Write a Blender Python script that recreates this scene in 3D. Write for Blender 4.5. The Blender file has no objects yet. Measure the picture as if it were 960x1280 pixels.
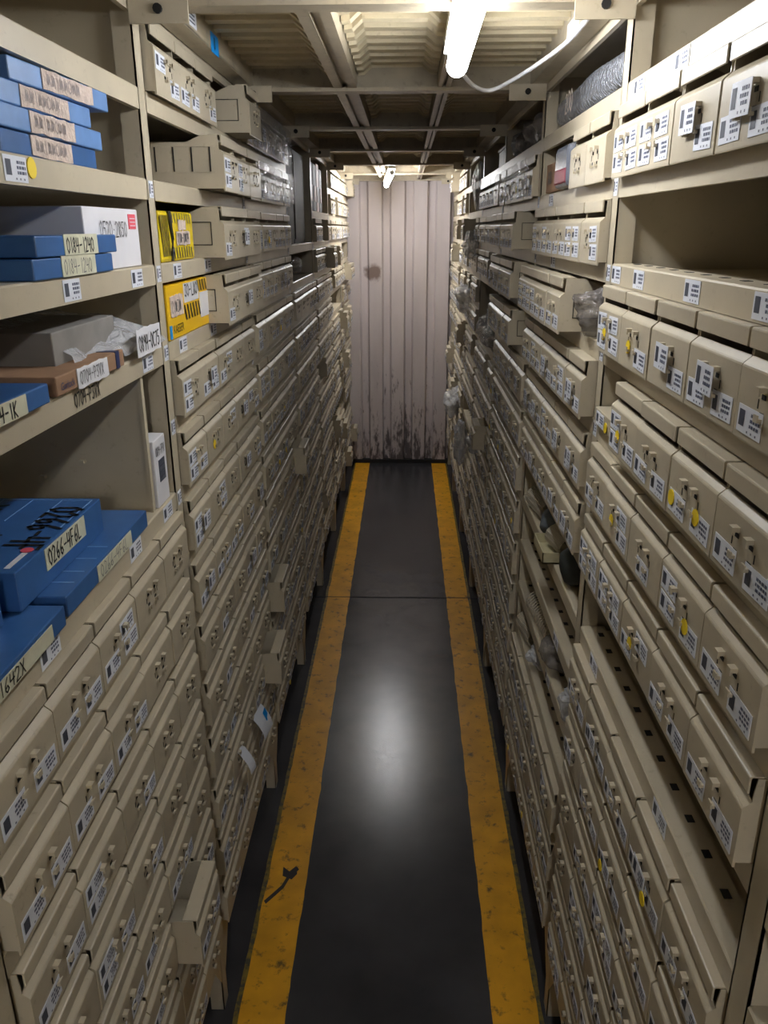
import bpy, bmesh, math, random
from mathutils import Vector, Matrix, noise

random.seed(7)
SC = bpy.context.scene
COL = SC.collection
XL, XR = -0.48, 0.39
POST0, PITCH = 0.696, 0.914
PW = 0.022                       # half width of an upright
DEPTH = 0.42
LIP = 0.037


def ZK(k):
    return 0.107 + 0.1525 * k


def YP(b):                       # centre of the upright at the near end of bay b
    return POST0 + PITCH * b


# ------------------------------------------------------------------ materials
def mat(name, col, rough=0.5, metal=0.0, spec=0.5, noise_amt=0.0, noise_scale=20.0, dirt=None, bump=0.0, bump_scale=60.0, emit=0.0, vary=0.0, stretch=None):
    m = bpy.data.materials.new(name)
    m.use_nodes = True
    nt = m.node_tree
    n, l = nt.nodes, nt.links
    bs = n['Principled BSDF']
    bs.inputs['Base Color'].default_value = (*col, 1)
    bs.inputs['Roughness'].default_value = rough
    bs.inputs['Metallic'].default_value = metal
    bs.inputs['Specular IOR Level'].default_value = spec
    if emit:
        bs.inputs['Emission Color'].default_value = (*col, 1)
        bs.inputs['Emission Strength'].default_value = emit
    out = None
    tc = n.new('ShaderNodeTexCoord')
    if noise_amt or bump or dirt:
        ge = n.new('ShaderNodeNewGeometry')
        vec = ge.outputs['Position']
        if stretch:
            mp = n.new('ShaderNodeMapping')
            mp.inputs['Scale'].default_value = stretch
            l.new(vec, mp.inputs['Vector'])
            vec = mp.outputs['Vector']
    if noise_amt:
        nz = n.new('ShaderNodeTexNoise')
        nz.inputs['Scale'].default_value = noise_scale
        nz.inputs['Detail'].default_value = 6
        l.new(vec, nz.inputs['Vector'])
        rp = n.new('ShaderNodeMapRange')
        rp.inputs['From Min'].default_value = 0.3
        rp.inputs['From Max'].default_value = 0.7
        rp.inputs['To Min'].default_value = 1 - noise_amt
        rp.inputs['To Max'].default_value = 1 + noise_amt * 0.4
        l.new(nz.outputs['Fac'], rp.inputs['Value'])
        mx = n.new('ShaderNodeMix')
        mx.data_type = 'RGBA'
        mx.blend_type = 'MULTIPLY'
        mx.inputs[0].default_value = 1
        mx.inputs[6].default_value = (*col, 1)
        l.new(rp.outputs['Result'], mx.inputs[7])
        out = mx.outputs[2]
    if dirt:
        dcol, dscale, lo, hi, amt = dirt
        nz = n.new('ShaderNodeTexNoise')
        nz.inputs['Scale'].default_value = dscale
        nz.inputs['Detail'].default_value = 8
        nz.inputs['Roughness'].default_value = 0.65
        l.new(vec, nz.inputs['Vector'])
        rp = n.new('ShaderNodeMapRange')
        rp.inputs['From Min'].default_value = lo
        rp.inputs['From Max'].default_value = hi
        rp.inputs['To Max'].default_value = amt
        l.new(nz.outputs['Fac'], rp.inputs['Value'])
        mx = n.new('ShaderNodeMix')
        mx.data_type = 'RGBA'
        mx.inputs[6].default_value = (*col, 1)
        if out is not None:
            l.new(out, mx.inputs[6])
        mx.inputs[7].default_value = (*dcol, 1)
        l.new(rp.outputs['Result'], mx.inputs[0])
        out = mx.outputs[2]
    if vary:
        oi = n.new('ShaderNodeObjectInfo')
        rp = n.new('ShaderNodeMapRange')
        rp.inputs['To Min'].default_value = 1 - vary
        rp.inputs['To Max'].default_value = 1 + vary
        l.new(oi.outputs['Random'], rp.inputs['Value'])
        mx = n.new('ShaderNodeMix')
        mx.data_type = 'RGBA'
        mx.blend_type = 'MULTIPLY'
        mx.inputs[0].default_value = 1
        mx.inputs[6].default_value = (*col, 1)
        if out is not None:
            l.new(out, mx.inputs[6])
        l.new(rp.outputs['Result'], mx.inputs[7])
        out = mx.outputs[2]
    if out is not None:
        l.new(out, bs.inputs['Base Color'])
    if bump:
        nz = n.new('ShaderNodeTexNoise')
        nz.inputs['Scale'].default_value = bump_scale
        nz.inputs['Detail'].default_value = 5
        l.new(vec, nz.inputs['Vector'])
        bp = n.new('ShaderNodeBump')
        bp.inputs['Strength'].default_value = bump
        bp.inputs['Distance'].default_value = 0.01
        l.new(nz.outputs['Fac'], bp.inputs['Height'])
        l.new(bp.outputs['Normal'], bs.inputs['Normal'])
    return m


def plastic(name, col, fac, rough=0.12, bump=0.6, scale=40.0, voro=False):
    """clear film: part see-through, part glossy and crinkled"""
    m = bpy.data.materials.new(name)
    m.use_nodes = True
    nt = m.node_tree
    n, l = nt.nodes, nt.links
    n.remove(n['Principled BSDF'])
    tr = n.new('ShaderNodeBsdfTransparent')
    tr.inputs['Color'].default_value = (0.93, 0.93, 0.93, 1)
    pb = n.new('ShaderNodeBsdfPrincipled')
    pb.inputs['Base Color'].default_value = (*col, 1)
    pb.inputs['Roughness'].default_value = rough
    pb.inputs['Specular IOR Level'].default_value = 0.9
    ge = n.new('ShaderNodeNewGeometry')
    if voro:
        tx = n.new('ShaderNodeTexVoronoi')
        tx.inputs['Scale'].default_value = scale
        h = tx.outputs['Distance']
    else:
        tx = n.new('ShaderNodeTexNoise')
        tx.inputs['Scale'].default_value = scale
        tx.inputs['Detail'].default_value = 3
        tx.inputs['Distortion'].default_value = 1.5
        h = tx.outputs['Fac']
    l.new(ge.outputs['Position'], tx.inputs['Vector'])
    bp = n.new('ShaderNodeBump')
    bp.inputs['Strength'].default_value = bump
    bp.inputs['Distance'].default_value = 0.008 if voro else 0.02
    l.new(h, bp.inputs['Height'])
    l.new(bp.outputs['Normal'], pb.inputs['Normal'])
    mx = n.new('ShaderNodeMixShader')
    mx.inputs[0].default_value = fac
    l.new(tr.outputs[0], mx.inputs[1])
    l.new(pb.outputs[0], mx.inputs[2])
    l.new(mx.outputs[0], n['Material Output'].inputs['Surface'])
    return m


M = {}
M['paint'] = mat('beige enamel', (0.505, 0.437, 0.320), 0.38, 0, 0.5, 0.10, 9, dirt=((0.20, 0.15, 0.09), 55, 0.60, 0.80, 0.45), vary=0.05)
M['drawer'] = mat('beige drawer enamel', (0.495, 0.430, 0.318), 0.36, 0, 0.5, 0.08, 14, dirt=((0.17, 0.12, 0.07), 70, 0.60, 0.78, 0.55), vary=0.07)
M['deck'] = mat('dusty cream decking', (0.60, 0.51, 0.34), 0.55, 0, 0.3, 0.14, 9, dirt=((0.16, 0.12, 0.07), 38, 0.56, 0.78, 0.55))
M['steel'] = mat('beige beam', (0.44, 0.375, 0.27), 0.36, 0.1, 0.5, 0.15, 18, dirt=((0.10, 0.08, 0.06), 40, 0.55, 0.75, 0.5))
M['slot'] = mat('punched slot', (0.010, 0.009, 0.008), 0.8)
M['white'] = mat('sticker paper', (0.74, 0.76, 0.83), 0.5)
M['ink'] = mat('printed ink', (0.10, 0.11, 0.17), 0.6)
M['patch'] = mat('printed grey patch', (0.055, 0.06, 0.085), 0.6)
M['yellow'] = mat('yellow dot', (0.90, 0.66, 0.02), 0.5)
M['marker'] = mat('black marker', (0.012, 0.012, 0.012), 0.5)
M['marker_grey'] = mat('faded marker', (0.14, 0.14, 0.15), 0.6)
M['blue'] = mat('blue card', (0.040, 0.125, 0.33), 0.33, 0, 0.5, 0.12, 30, vary=0.04)
M['blue_pale'] = mat('pale blue card', (0.12, 0.25, 0.52), 0.4, 0, 0.5, 0.15, 25)
M['blue_line'] = mat('pale printed line', (0.22, 0.38, 0.66), 0.4)
M['navy'] = mat('navy card', (0.02, 0.03, 0.10), 0.4)
M['tape'] = mat('masking tape', (0.62, 0.50, 0.43), 0.7, 0, 0.2, 0.2, 60, bump=0.5, bump_scale=90)
M['cream_tape'] = mat('cream tape', (0.66, 0.64, 0.48), 0.5, 0, 0.4, 0.1, 50)
M['carton'] = mat('brown card', (0.32, 0.19, 0.115), 0.7, 0, 0.2, 0.15, 20, dirt=((0.16, 0.09, 0.05), 12, 0.5, 0.75, 0.5))
M['greycarton'] = mat('grey card', (0.24, 0.225, 0.21), 0.7, 0, 0.2, 0.15, 20)
M['whitebox'] = mat('white card', (0.72, 0.71, 0.74), 0.5, 0, 0.4, 0.06, 12)
M['red'] = mat('red stamp', (0.75, 0.10, 0.14), 0.5)
M['kyellow'] = mat('yellow carton', (0.85, 0.50, 0.01), 0.4, 0, 0.5, 0.06, 12)
M['kyellow_film'] = mat('yellow printed film', (0.82, 0.60, 0.02), 0.25, 0, 0.6, 0.15, 30, bump=0.4, bump_scale=40)
M['bluetag'] = mat('blue tag', (0.0, 0.28, 0.75), 0.4)
M['marker_pale'] = mat('bled marker', (0.30, 0.25, 0.24), 0.7)
M['cable'] = mat('white cable', (0.75, 0.75, 0.78), 0.4)
M['darkbox'] = mat('dark brown panel', (0.035, 0.028, 0.024), 0.65, 0, 0.5, 0.2, 15)
M['pink'] = mat('pink paper', (0.55, 0.36, 0.36), 0.6)
M['rubber'] = mat('black rubber', (0.022, 0.026, 0.024), 0.55, 0, 0.4, 0.3, 40)
M['greyfoam'] = mat('grey padded sleeve', (0.12, 0.135, 0.15), 0.6, 0, 0.3, 0.2, 30)
M['bristle'] = mat('pale bristle', (0.50, 0.44, 0.34), 0.6)
M['binplastic'] = mat('yellowish plastic bin', (0.50, 0.45, 0.28), 0.35, 0, 0.5, 0.1, 20)
M['redplastic'] = mat('red plastic', (0.24, 0.03, 0.05), 0.4)
M['greyplastic'] = mat('smoky grey bin', (0.13, 0.14, 0.17), 0.25, 0, 0.6, 0.1, 12)
M['film'] = plastic('clear film', (0.30, 0.30, 0.31), 0.34, 0.10, 0.9, 34)
M['bag'] = plastic('clear plastic bag', (0.78, 0.79, 0.83), 0.55, 0.10, 1.0, 30)
M['bagdark'] = plastic('smoky plastic bag', (0.22, 0.195, 0.18), 0.55, 0.12, 0.8, 30)
M['bubble'] = plastic('bubble wrap', (0.36, 0.37, 0.41), 0.62, 0.05, 0.9, 95, True)
M['tube'] = mat('lit tube', (0.93, 0.96, 1.0), 0.4, emit=12.0)
M['tube3'] = mat('lit tube behind', (0.95, 0.97, 1.0), 0.4, emit=42.0)
M['tube2'] = mat('far lit tube', (0.96, 0.97, 1.0), 0.4, emit=24.0)
M['housing'] = mat('white lamp housing', (0.75, 0.75, 0.74), 0.4)

# floor: dark sealed concrete
fl = mat('dark sealed concrete', (0.050, 0.049, 0.053), 0.30, 0, 0.55, 0.35, 3.5, dirt=((0.030, 0.028, 0.028), 11, 0.58, 0.80, 0.4), bump=0.035, bump_scale=170)
nt = fl.node_tree
nz = nt.nodes.new('ShaderNodeTexNoise')
nz.inputs['Scale'].default_value = 45
nz.inputs['Detail'].default_value = 8
nz.inputs['Roughness'].default_value = 0.75
ge = nt.nodes.new('ShaderNodeNewGeometry')
nt.links.new(ge.outputs['Position'], nz.inputs['Vector'])
rp = nt.nodes.new('ShaderNodeMapRange')
rp.inputs['From Min'].default_value = 0.35
rp.inputs['From Max'].default_value = 0.65
rp.inputs['To Min'].default_value = 0.17
rp.inputs['To Max'].default_value = 0.27
nt.links.new(nz.outputs['Fac'], rp.inputs['Value'])
nt.links.new(rp.outputs['Result'], nt.nodes['Principled BSDF'].inputs['Roughness'])
M['floor'] = fl
M['joint'] = mat('floor joint', (0.012, 0.011, 0.011), 0.8)
M['stripe'] = mat('worn yellow floor paint', (0.74, 0.36, 0.014), 0.42, 0, 0.4, 0.22, 9, dirt=((0.060, 0.045, 0.020), 24, 0.56, 0.68, 0.85), bump=0.08, bump_scale=140)
M['stripe_old'] = mat('older faded floor paint', (0.20, 0.14, 0.022), 0.5, 0, 0.4, 0.3, 25, dirt=((0.04, 0.04, 0.03), 40, 0.45, 0.6, 0.9))
M['scuff'] = mat('black scuff', (0.02, 0.016, 0.016), 0.6)

# end wall: painted trapezoidal sheet with dirt low down and one rusty smudge
wl = mat('lilac white sheet', (0.56, 0.50, 0.495), 0.5, 0, 0.4, 0.12, 7, stretch=(1, 1, 0.25))
nt = wl.node_tree
n, l = nt.nodes, nt.links
bs = n['Principled BSDF']
src = bs.inputs['Base Color'].links[0].from_socket
ge = n.new('ShaderNodeNewGeometry')
sp = n.new('ShaderNodeSeparateXYZ')
l.new(ge.outputs['Position'], sp.inputs[0])
mp = n.new('ShaderNodeMapping')
mp.inputs['Scale'].default_value = (1, 1, 0.26)
l.new(ge.outputs['Position'], mp.inputs['Vector'])
nz = n.new('ShaderNodeTexNoise')
nz.inputs['Scale'].default_value = 30
nz.inputs['Detail'].default_value = 7
nz.inputs['Roughness'].default_value = 0.7
l.new(mp.outputs['Vector'], nz.inputs['Vector'])
hz = n.new('ShaderNodeMapRange')
hz.inputs['From Min'].default_value = 0.0
hz.inputs['From Max'].default_value = 1.3
hz.inputs['To Min'].default_value = 0.30
hz.inputs['To Max'].default_value = -0.02
l.new(sp.outputs['Z'], hz.inputs['Value'])
ad = n.new('ShaderNodeMath')
l.new(nz.outputs['Fac'], ad.inputs[0])
ax = n.new('ShaderNodeMath')
ax.operation = 'ABSOLUTE'
l.new(sp.outputs['X'], ax.inputs[0])
am = n.new('ShaderNodeMath')
am.operation = 'MULTIPLY_ADD'
l.new(ax.outputs[0], am.inputs[0])
am.inputs[1].default_value = -0.22
l.new(hz.outputs['Result'], am.inputs[2])
l.new(am.outputs[0], ad.inputs[1])
rp = n.new('ShaderNodeMapRange')
rp.inputs['From Min'].default_value = 0.68
rp.inputs['From Max'].default_value = 0.80
rp.inputs['To Max'].default_value = 0.85
l.new(ad.outputs[0], rp.inputs['Value'])
mx = n.new('ShaderNodeMix')
mx.data_type = 'RGBA'
l.new(rp.outputs['Result'], mx.inputs[0])
l.new(src, mx.inputs[6])
mx.inputs[7].default_value = (0.05, 0.035, 0.035, 1)
dv = n.new('ShaderNodeVectorMath')
dv.operation = 'DISTANCE'
l.new(ge.outputs['Position'], dv.inputs[0])
dv.inputs[1].default_value = (-0.272, 7.0, 1.66)
nz2 = n.new('ShaderNodeTexNoise')
nz2.inputs['Scale'].default_value = 18
l.new(ge.outputs['Position'], nz2.inputs['Vector'])
m2 = n.new('ShaderNodeMath')
m2.operation = 'MULTIPLY_ADD'
l.new(nz2.outputs['Fac'], m2.inputs[0])
m2.inputs[1].default_value = 0.10
l.new(dv.outputs['Value'], m2.inputs[2])
rp2 = n.new('ShaderNodeMapRange')
rp2.inputs['From Min'].default_value = 0.095
rp2.inputs['From Max'].default_value = 0.135
rp2.inputs['To Min'].default_value = 0.8
rp2.inputs['To Max'].default_value = 0.0
l.new(m2.outputs[0], rp2.inputs['Value'])
mx2 = n.new('ShaderNodeMix')
mx2.data_type = 'RGBA'
l.new(rp2.outputs['Result'], mx2.inputs[0])
l.new(mx.outputs[2], mx2.inputs[6])
mx2.inputs[7].default_value = (0.11, 0.055, 0.03, 1)
l.new(mx2.outputs[2], bs.inputs['Base Color'])
M['wall'] = wl


# ------------------------------------------------------------------ mesh builder
class MB:
    def __init__(self):
        self.v, self.f, self.m = [], [], []

    def add(self, vs, fs, mi=0):
        o = len(self.v)
        self.v += [tuple(p) for p in vs]
        self.f += [tuple(i + o for i in q) for q in fs]
        self.m += [mi] * len(fs)
        return self

    def box(self, x0, x1, y0, y1, z0, z1, mi=0):
        vs = [(x, y, z) for x in (x0, x1) for y in (y0, y1) for z in (z0, z1)]
        return self.add(vs, [(0, 1, 3, 2), (4, 6, 7, 5), (0, 4, 5, 1), (2, 3, 7, 6), (0, 2, 6, 4), (1, 5, 7, 3)], mi)

    def prism(self, prof, y0, y1, mi=0):
        """closed profile of (x, z) swept along y"""
        n_ = len(prof)
        vs = [(x, y0, z) for x, z in prof] + [(x, y1, z) for x, z in prof]
        fs = [(i, (i + 1) % n_, n_ + (i + 1) % n_, n_ + i) for i in range(n_)]
        fs += [tuple(range(n_))[::-1], tuple(range(n_, 2 * n_))]
        return self.add(vs, fs, mi)

    def tube(self, pts, r, seg=8, mi=0):
        pts = [Vector(p) for p in pts]
        vs, fs = [], []
        for i, p in enumerate(pts):
            d = (pts[min(i + 1, len(pts) - 1)] - pts[max(i - 1, 0)]).normalized()
            a = d.cross(Vector((0, 0, 1)))
            if a.length < 0.01:
                a = d.cross(Vector((1, 0, 0)))
            a.normalize()
            b = d.cross(a)
            rr = r[i] if isinstance(r, (list, tuple)) else r
            vs += [p + (a * math.cos(t * 2 * math.pi / seg) + b * math.sin(t * 2 * math.pi / seg)) * rr for t in range(seg)]
        for i in range(len(pts) - 1):
            for t in range(seg):
                fs.append((i * seg + t, i * seg + (t + 1) % seg, (i + 1) * seg + (t + 1) % seg, (i + 1) * seg + t))
        fs += [tuple(range(seg))[::-1], tuple(range((len(pts) - 1) * seg, len(pts) * seg))]
        return self.add(vs, fs, mi)

    def xf(self, fn):
        self.v = [tuple(fn(Vector(p))) for p in self.v]
        return self

    def mesh(self, name, mats, smooth=False, bevel=0.0):
        me = bpy.data.meshes.new(name)
        me.from_pydata(self.v, [], self.f)
        for m_ in mats:
            me.materials.append(m_)
        for p, i in zip(me.polygons, self.m):
            p.material_index = i
            p.use_smooth = smooth
        bm = bmesh.new()
        bm.from_mesh(me)
        bmesh.ops.recalc_face_normals(bm, faces=bm.faces)
        if bevel:
            bmesh.ops.bevel(bm, geom=bm.edges[:], offset=bevel, segments=2, affect='EDGES', profile=0.5, clamp_overlap=True)
        bm.to_mesh(me)
        bm.free()
        return me


def link(name, me, parent=None, loc=(0, 0, 0), rot=(0, 0, 0)):
    o = bpy.data.objects.new(name, me)
    COL.objects.link(o)
    o.location = loc
    o.rotation_euler = rot
    if parent:
        o.parent = parent
    return o


def tag(o, label, cat, group=None, kind=None):
    if label:
        o['label'] = label
    if cat:
        o['category'] = cat
    if group:
        o['group'] = group
    if kind:
        o['kind'] = kind
    return o


class Thing:
    """an Empty at the thing's base; parts are given in world coordinates"""

    def __init__(self, name, label, cat, loc, group=None, kind=None):
        self.o = link(name, None, None, loc)
        self.loc = Vector(loc)
        tag(self.o, label, cat, group, kind)

    def part(self, name, mb, mats, parent=None, smooth=False, bevel=0.0, label=None):
        L_ = self.loc
        mb.xf(lambda p: p - L_)
        o = link(name, mb.mesh(name, mats if isinstance(mats, list) else [mats], smooth, bevel), parent or self.o)
        if label:
            o['label'] = label
        return o


def single(name, label, cat, mb, mats, loc, group=None, smooth=False, bevel=0.0, kind=None):
    L_ = Vector(loc)
    mb.xf(lambda p: p - L_)
    o = link(name, mb.mesh(name, mats if isinstance(mats, list) else [mats], smooth, bevel), None, loc)
    return tag(o, label, cat, group, kind)


def S(side, u):                  # depth into the rack -> world x
    return XL - u if side == 'L' else XR + u


def rbox(mb, side, u0, u1, y0, y1, z0, z1, mi=0):
    a, b = S(side, u0), S(side, u1)
    return mb.box(min(a, b), max(a, b), y0, y1, z0, z1, mi)


# ------------------------------------------------------------------ writing
G = {
    '0': [[(.3, 1), (.05, .75), (.05, .25), (.3, 0), (.55, .25), (.55, .75), (.3, 1)]],
    '1': [[(.3, 1), (.3, 0)]],
    '2': [[(.05, .8), (.25, 1), (.5, .85), (.45, .55), (.05, 0), (.58, .03)]],
    '3': [[(.05, .95), (.5, .95), (.25, .55), (.52, .3), (.3, 0), (.03, .1)]],
    '4': [[(.1, 1), (.05, .45), (.55, .5)], [(.48, .95), (.42, 0)]],
    '5': [[(.55, 1), (.12, .97), (.1, .6), (.45, .55), (.5, .2), (.25, 0), (.02, .1)]],
    '6': [[(.45, 1), (.1, .5), (.1, .15), (.3, 0), (.52, .2), (.4, .45), (.1, .3)]],
    '7': [[(.05, .95), (.55, 1), (.2, 0)]],
    '8': [[(.3, .52), (.08, .78), (.3, 1), (.52, .78), (.3, .52), (.05, .25), (.3, 0), (.55, .25), (.3, .52)]],
    '9': [[(.5, .75), (.3, 1), (.08, .75), (.3, .52), (.5, .75), (.45, 0)]],
    '-': [[(.1, .5), (.5, .5)]],
    '.': [[(.25, .5), (.35, .45)]],
    'X': [[(.05, 1), (.55, 0)], [(.55, 1), (.05, 0)]],
    'P': [[(.1, 0), (.1, 1), (.5, .85), (.45, .55), (.1, .5)]],
    'V': [[(.05, 1), (.3, 0), (.55, 1)]],
    'F': [[(.55, 1), (.1, 1), (.1, 0)], [(.1, .55), (.45, .55)]],
    'L': [[(.1, 1), (.1, 0), (.55, .03)]],
    'D': [[(.1, 0), (.1, 1), (.45, .85), (.55, .45), (.4, .08), (.1, 0)]],
    'C': [[(.55, .9), (.3, 1), (.06, .7), (.06, .3), (.3, 0), (.55, .1)]],
    'Y': [[(.05, 1), (.3, .5), (.55, 1)], [(.3, .5), (.28, 0)]],
    'K': [[(.1, 1), (.1, 0)], [(.55, 1), (.1, .45), (.55, 0)]],
    'I': [[(.3, 1), (.3, 0)]],
    'B': [[(.1, 0), (.1, 1), (.45, .85), (.1, .52), (.55, .28), (.1, 0)]],
    'U': [[(.08, 1), (.08, .2), (.3, 0), (.52, .2), (.52, 1)]],
    'S': [[(.52, .9), (.3, 1), (.08, .78), (.5, .3), (.3, 0), (.05, .1)]],
    'T': [[(.03, 1), (.57, 1)], [(.3, 1), (.3, 0)]],
    'Z': [[(.05, 1), (.55, 1), (.05, 0), (.55, 0)]],
    'N': [[(.08, 0), (.08, 1), (.52, 0), (.52, 1)]],
    '~': [[(.02, .1), (.12, .95), (.2, .15), (.32, .9), (.36, .2), (.5, .8), (.56, .1)]],
    ' ': [],
}


def hand(text, h, org, right, up, w=0.004, adv=0.78, wob=0.03):
    """marker strokes as thin ribbons; org is the lower left corner on the surface"""
    mb = MB()
    r, u, o = Vector(right).normalized(), Vector(up).normalized(), Vector(org)
    nrm = r.cross(u)
    rnd = random.Random(hash(text) % 999 if False else len(text) * 31 + sum(map(ord, text)))
    x = 0.0
    for ch in text:
        for st in G.get(ch, []):
            pts = [(x + (a + rnd.uniform(-wob, wob)) * h * adv, (b + rnd.uniform(-wob, wob)) * h) for a, b in st]
            for (a, b), (c, d) in zip(pts, pts[1:]):
                t = Vector((c - a, d - b))
                if t.length < 1e-6:
                    continue
                t.normalize()
                q = Vector((-t.y, t.x)) * w / 2
                t = t * w * 0.4
                P = [(a + q.x - t.x, b + q.y - t.y), (a - q.x - t.x, b - q.y - t.y), (c - q.x + t.x, d - q.y + t.y), (c + q.x + t.x, d + q.y + t.y)]
                mb.add([o + r * i + u * j for i, j in P], [(0, 1, 2, 3)])
        x += h * adv * (0.72 if ch != '1' else 0.6)
    return mb


def printed(text, size, org, right, up):
    cu = bpy.data.curves.new('lettering', 'FONT')
    cu.body = text
    cu.size = size
    cu.fill_mode = 'FRONT'
    to = bpy.data.objects.new('lettering', cu)
    COL.objects.link(to)
    bpy.context.view_layer.update()
    me = bpy.data.meshes.new_from_object(to.evaluated_get(bpy.context.evaluated_depsgraph_get()))
    mb = MB()
    r, u, o = Vector(right).normalized(), Vector(up).normalized(), Vector(org)
    mb.add([o + r * v.co.x + u * v.co.y for v in me.vertices], [tuple(p.vertices) for p in me.polygons])
    bpy.data.objects.remove(to)
    bpy.data.meshes.remove(me)
    return mb


# ------------------------------------------------------------------ stickers (local: surface x = 0 facing -x, y to the left, z up)
def sticker_mb(w, h, seed, x=0.0, cy=0.0, cz=0.0, flip=1):
    """white label: plain grey patch at the reading-left end, short printed lines beside it. flip = +1 when reading-left is +y"""
    rnd = random.Random(seed)
    mb = MB()

    def q(a0, a1, b0, b1, dx, mi):       # a along reading direction 0..1, b up 0..1
        ya, yb = cy + flip * (w / 2 - a0 * w), cy + flip * (w / 2 - a1 * w)
        za, zb = cz - h / 2 + b0 * h, cz - h / 2 + b1 * h
        mb.add([(x - dx, ya, za), (x - dx, yb, za), (x - dx, yb, zb), (x - dx, ya, zb)], [(0, 1, 2, 3)], mi)
    mb.box(x - 0.0006, x, cy - w / 2, cy + w / 2, cz - h / 2, cz + h / 2, 0)
    q(0.07, 0.30, 0.24, 0.84, 0.0009, 2)
    for b in (0.70, 0.50, 0.30):
        a = 0.52 + rnd.uniform(-0.04, 0.04)
        while a < 0.90:
            e = a + rnd.uniform(0.05, 0.12)
            q(a, min(e, 0.93), b, b + 0.12, 0.0009, 1)
            a = e + 0.022
    for a in (0.45, 0.62, 0.80):
        q(a, a + 0.05, 0.08, 0.16, 0.0009, 1)
    return mb


STK_MATS = [M['white'], M['ink'], M['patch']]
STK = [sticker_mb(0.062, 0.030, i).mesh('sticker', STK_MATS) for i in range(5)]
STKH = [sticker_mb(0.056, 0.036, i + 20).mesh('sticker', STK_MATS) for i in range(4)]


def disc(r, x, mi=0, seg=14):
    mb = MB()
    vs = [(x - 0.0014, r * math.cos(t * 2 * math.pi / seg), r * math.sin(t * 2 * math.pi / seg)) for t in range(seg)]
    vs += [(x, b, c) for a, b, c in vs]
    fs = [tuple(range(seg))] + [(i, (i + 1) % seg, seg + (i + 1) % seg, seg + i) for i in range(seg)]
    return mb.add(vs, fs, mi)


DOT = disc(0.011, 0).mesh('yellow_dot', [M['yellow']])


# ------------------------------------------------------------------ the drawer (front faces -x, base at z = 0, y centred)
FH, FOLD, TOPH, DLEN = 0.0745, 0.083, 0.1145, 0.34


def drawer_body(w, relief=False, ribs=False):
    mb = MB()
    h = w / 2
    t = 0.0018
    front = [(0.0005, -0.006), (0, -0.004), (0, FH - 0.002), (0.0008, FH), (0.0022, FH + 0.0018), (0.010, FOLD), (0.0115, FOLD), (0.0115, FOLD - 0.002), (0.005, FH), (0.003, FH - 0.004), (0.003, -0.006)]
    mb.prism(front, -h, h)
    side = [(0.003, 0), (0.003, FH), (0.010, FOLD - 0.001), (0.0105, 0.093), (0.0125, TOPH - 0.002), (0.050, TOPH - 0.002), (0.085, 0.098), (DLEN, 0.098), (DLEN, 0)]
    mb.prism(side, -h + 0.0005, -h + 0.0005 + t)
    mb.prism(side, h - 0.0005 - t, h - 0.0005)
    mb.box(0.003, DLEN, -h + 0.001, h - 0.001, 0.001, 0.003)
    mb.box(DLEN - 0.002, DLEN, -h + 0.001, h - 0.001, 0, 0.098)
    # punched tabs of the card holder with the slots they were bent out of
    for sy in (-0.019, 0.019):
        mb.box(-0.0085, 0.001, sy - 0.0055, sy + 0.0055, 0.055, 0.0605)
        mb.box(-0.0085, -0.0065, sy - 0.0055, sy + 0.0055, 0.0515, 0.0605)
        mb.box(-0.0005, 0.001, sy - 0.0050, sy + 0.0050, 0.047, 0.0525, 1)
        mb.box(-0.0065, 0.001, sy - 0.0048, sy + 0.0048, 0.0235, 0.0275)
        mb.box(-0.0065, -0.0048, sy - 0.0048, sy + 0.0048, 0.0235, 0.0315)
        mb.box(-0.0005, 0.001, sy - 0.0048, sy + 0.0048, 0.0285, 0.0335, 1)
    for sy in (-0.030, 0.030):
        mb.box(-0.0006, 0.001, sy - 0.0008, sy + 0.0008, 0.036, 0.046, 1)
    if relief:
        for sg in (-1, 1):
            y0, y1 = sorted((sg * (h - 0.0006), sg * (h + 0.0006)))
            a0, a1, b0, b1, k = 0.030, 0.110, 0.028, 0.080, 0.0018
            mb.box(a0, a1, y0, y1, b0, b0 + k, 1)
            mb.box(a0, a1, y0, y1, b1 - k, b1, 1)
            mb.box(a0, a0 + k, y0, y1, b0, b1, 1)
            mb.box(a1 - k, a1, y0, y1, b0, b1, 1)
    if ribs:
        for sg in (-1, 1):
            y0, y1 = sorted((sg * (h - 0.0006), sg * (h + 0.0008)))
            for i in range(5):
                x = 0.03 + 0.042 * i
                mb.box(x, x + 0.003, y0, y1, 0.036, 0.088, 1)
            mb.box(0.02, 0.30, y0, y1, 0.034, 0.036)
            mb.box(0.02, 0.30, y0, y1, 0.088, 0.090)
    return mb


def strip_mb(w):
    h = w / 2
    prof = [(0.0045, 0.0925), (0.0035, 0.0935), (0.0035, TOPH - 0.0025), (0.0042, TOPH - 0.0007), (0.006, TOPH), (0.034, TOPH), (0.034, TOPH - 0.0015), (0.0075, TOPH - 0.0018), (0.006, TOPH - 0.003), (0.0060, 0.0925)]
    return MB().prism(prof, -h + 0.0025, h - 0.0025)


DW = 0.1715
BODY = drawer_body(DW - 0.003).mesh('parts_drawer', [M['drawer'], M['slot']])
BODY_OUT = drawer_body(DW - 0.003, relief=True).mesh('parts_drawer', [M['drawer'], M['slot']])
BODY_RIB = drawer_body(DW - 0.003, ribs=True).mesh('parts_drawer', [M['drawer'], M['slot']])
STRIP = strip_mb(DW - 0.003).mesh('pull_strip', [M['drawer']])

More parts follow.
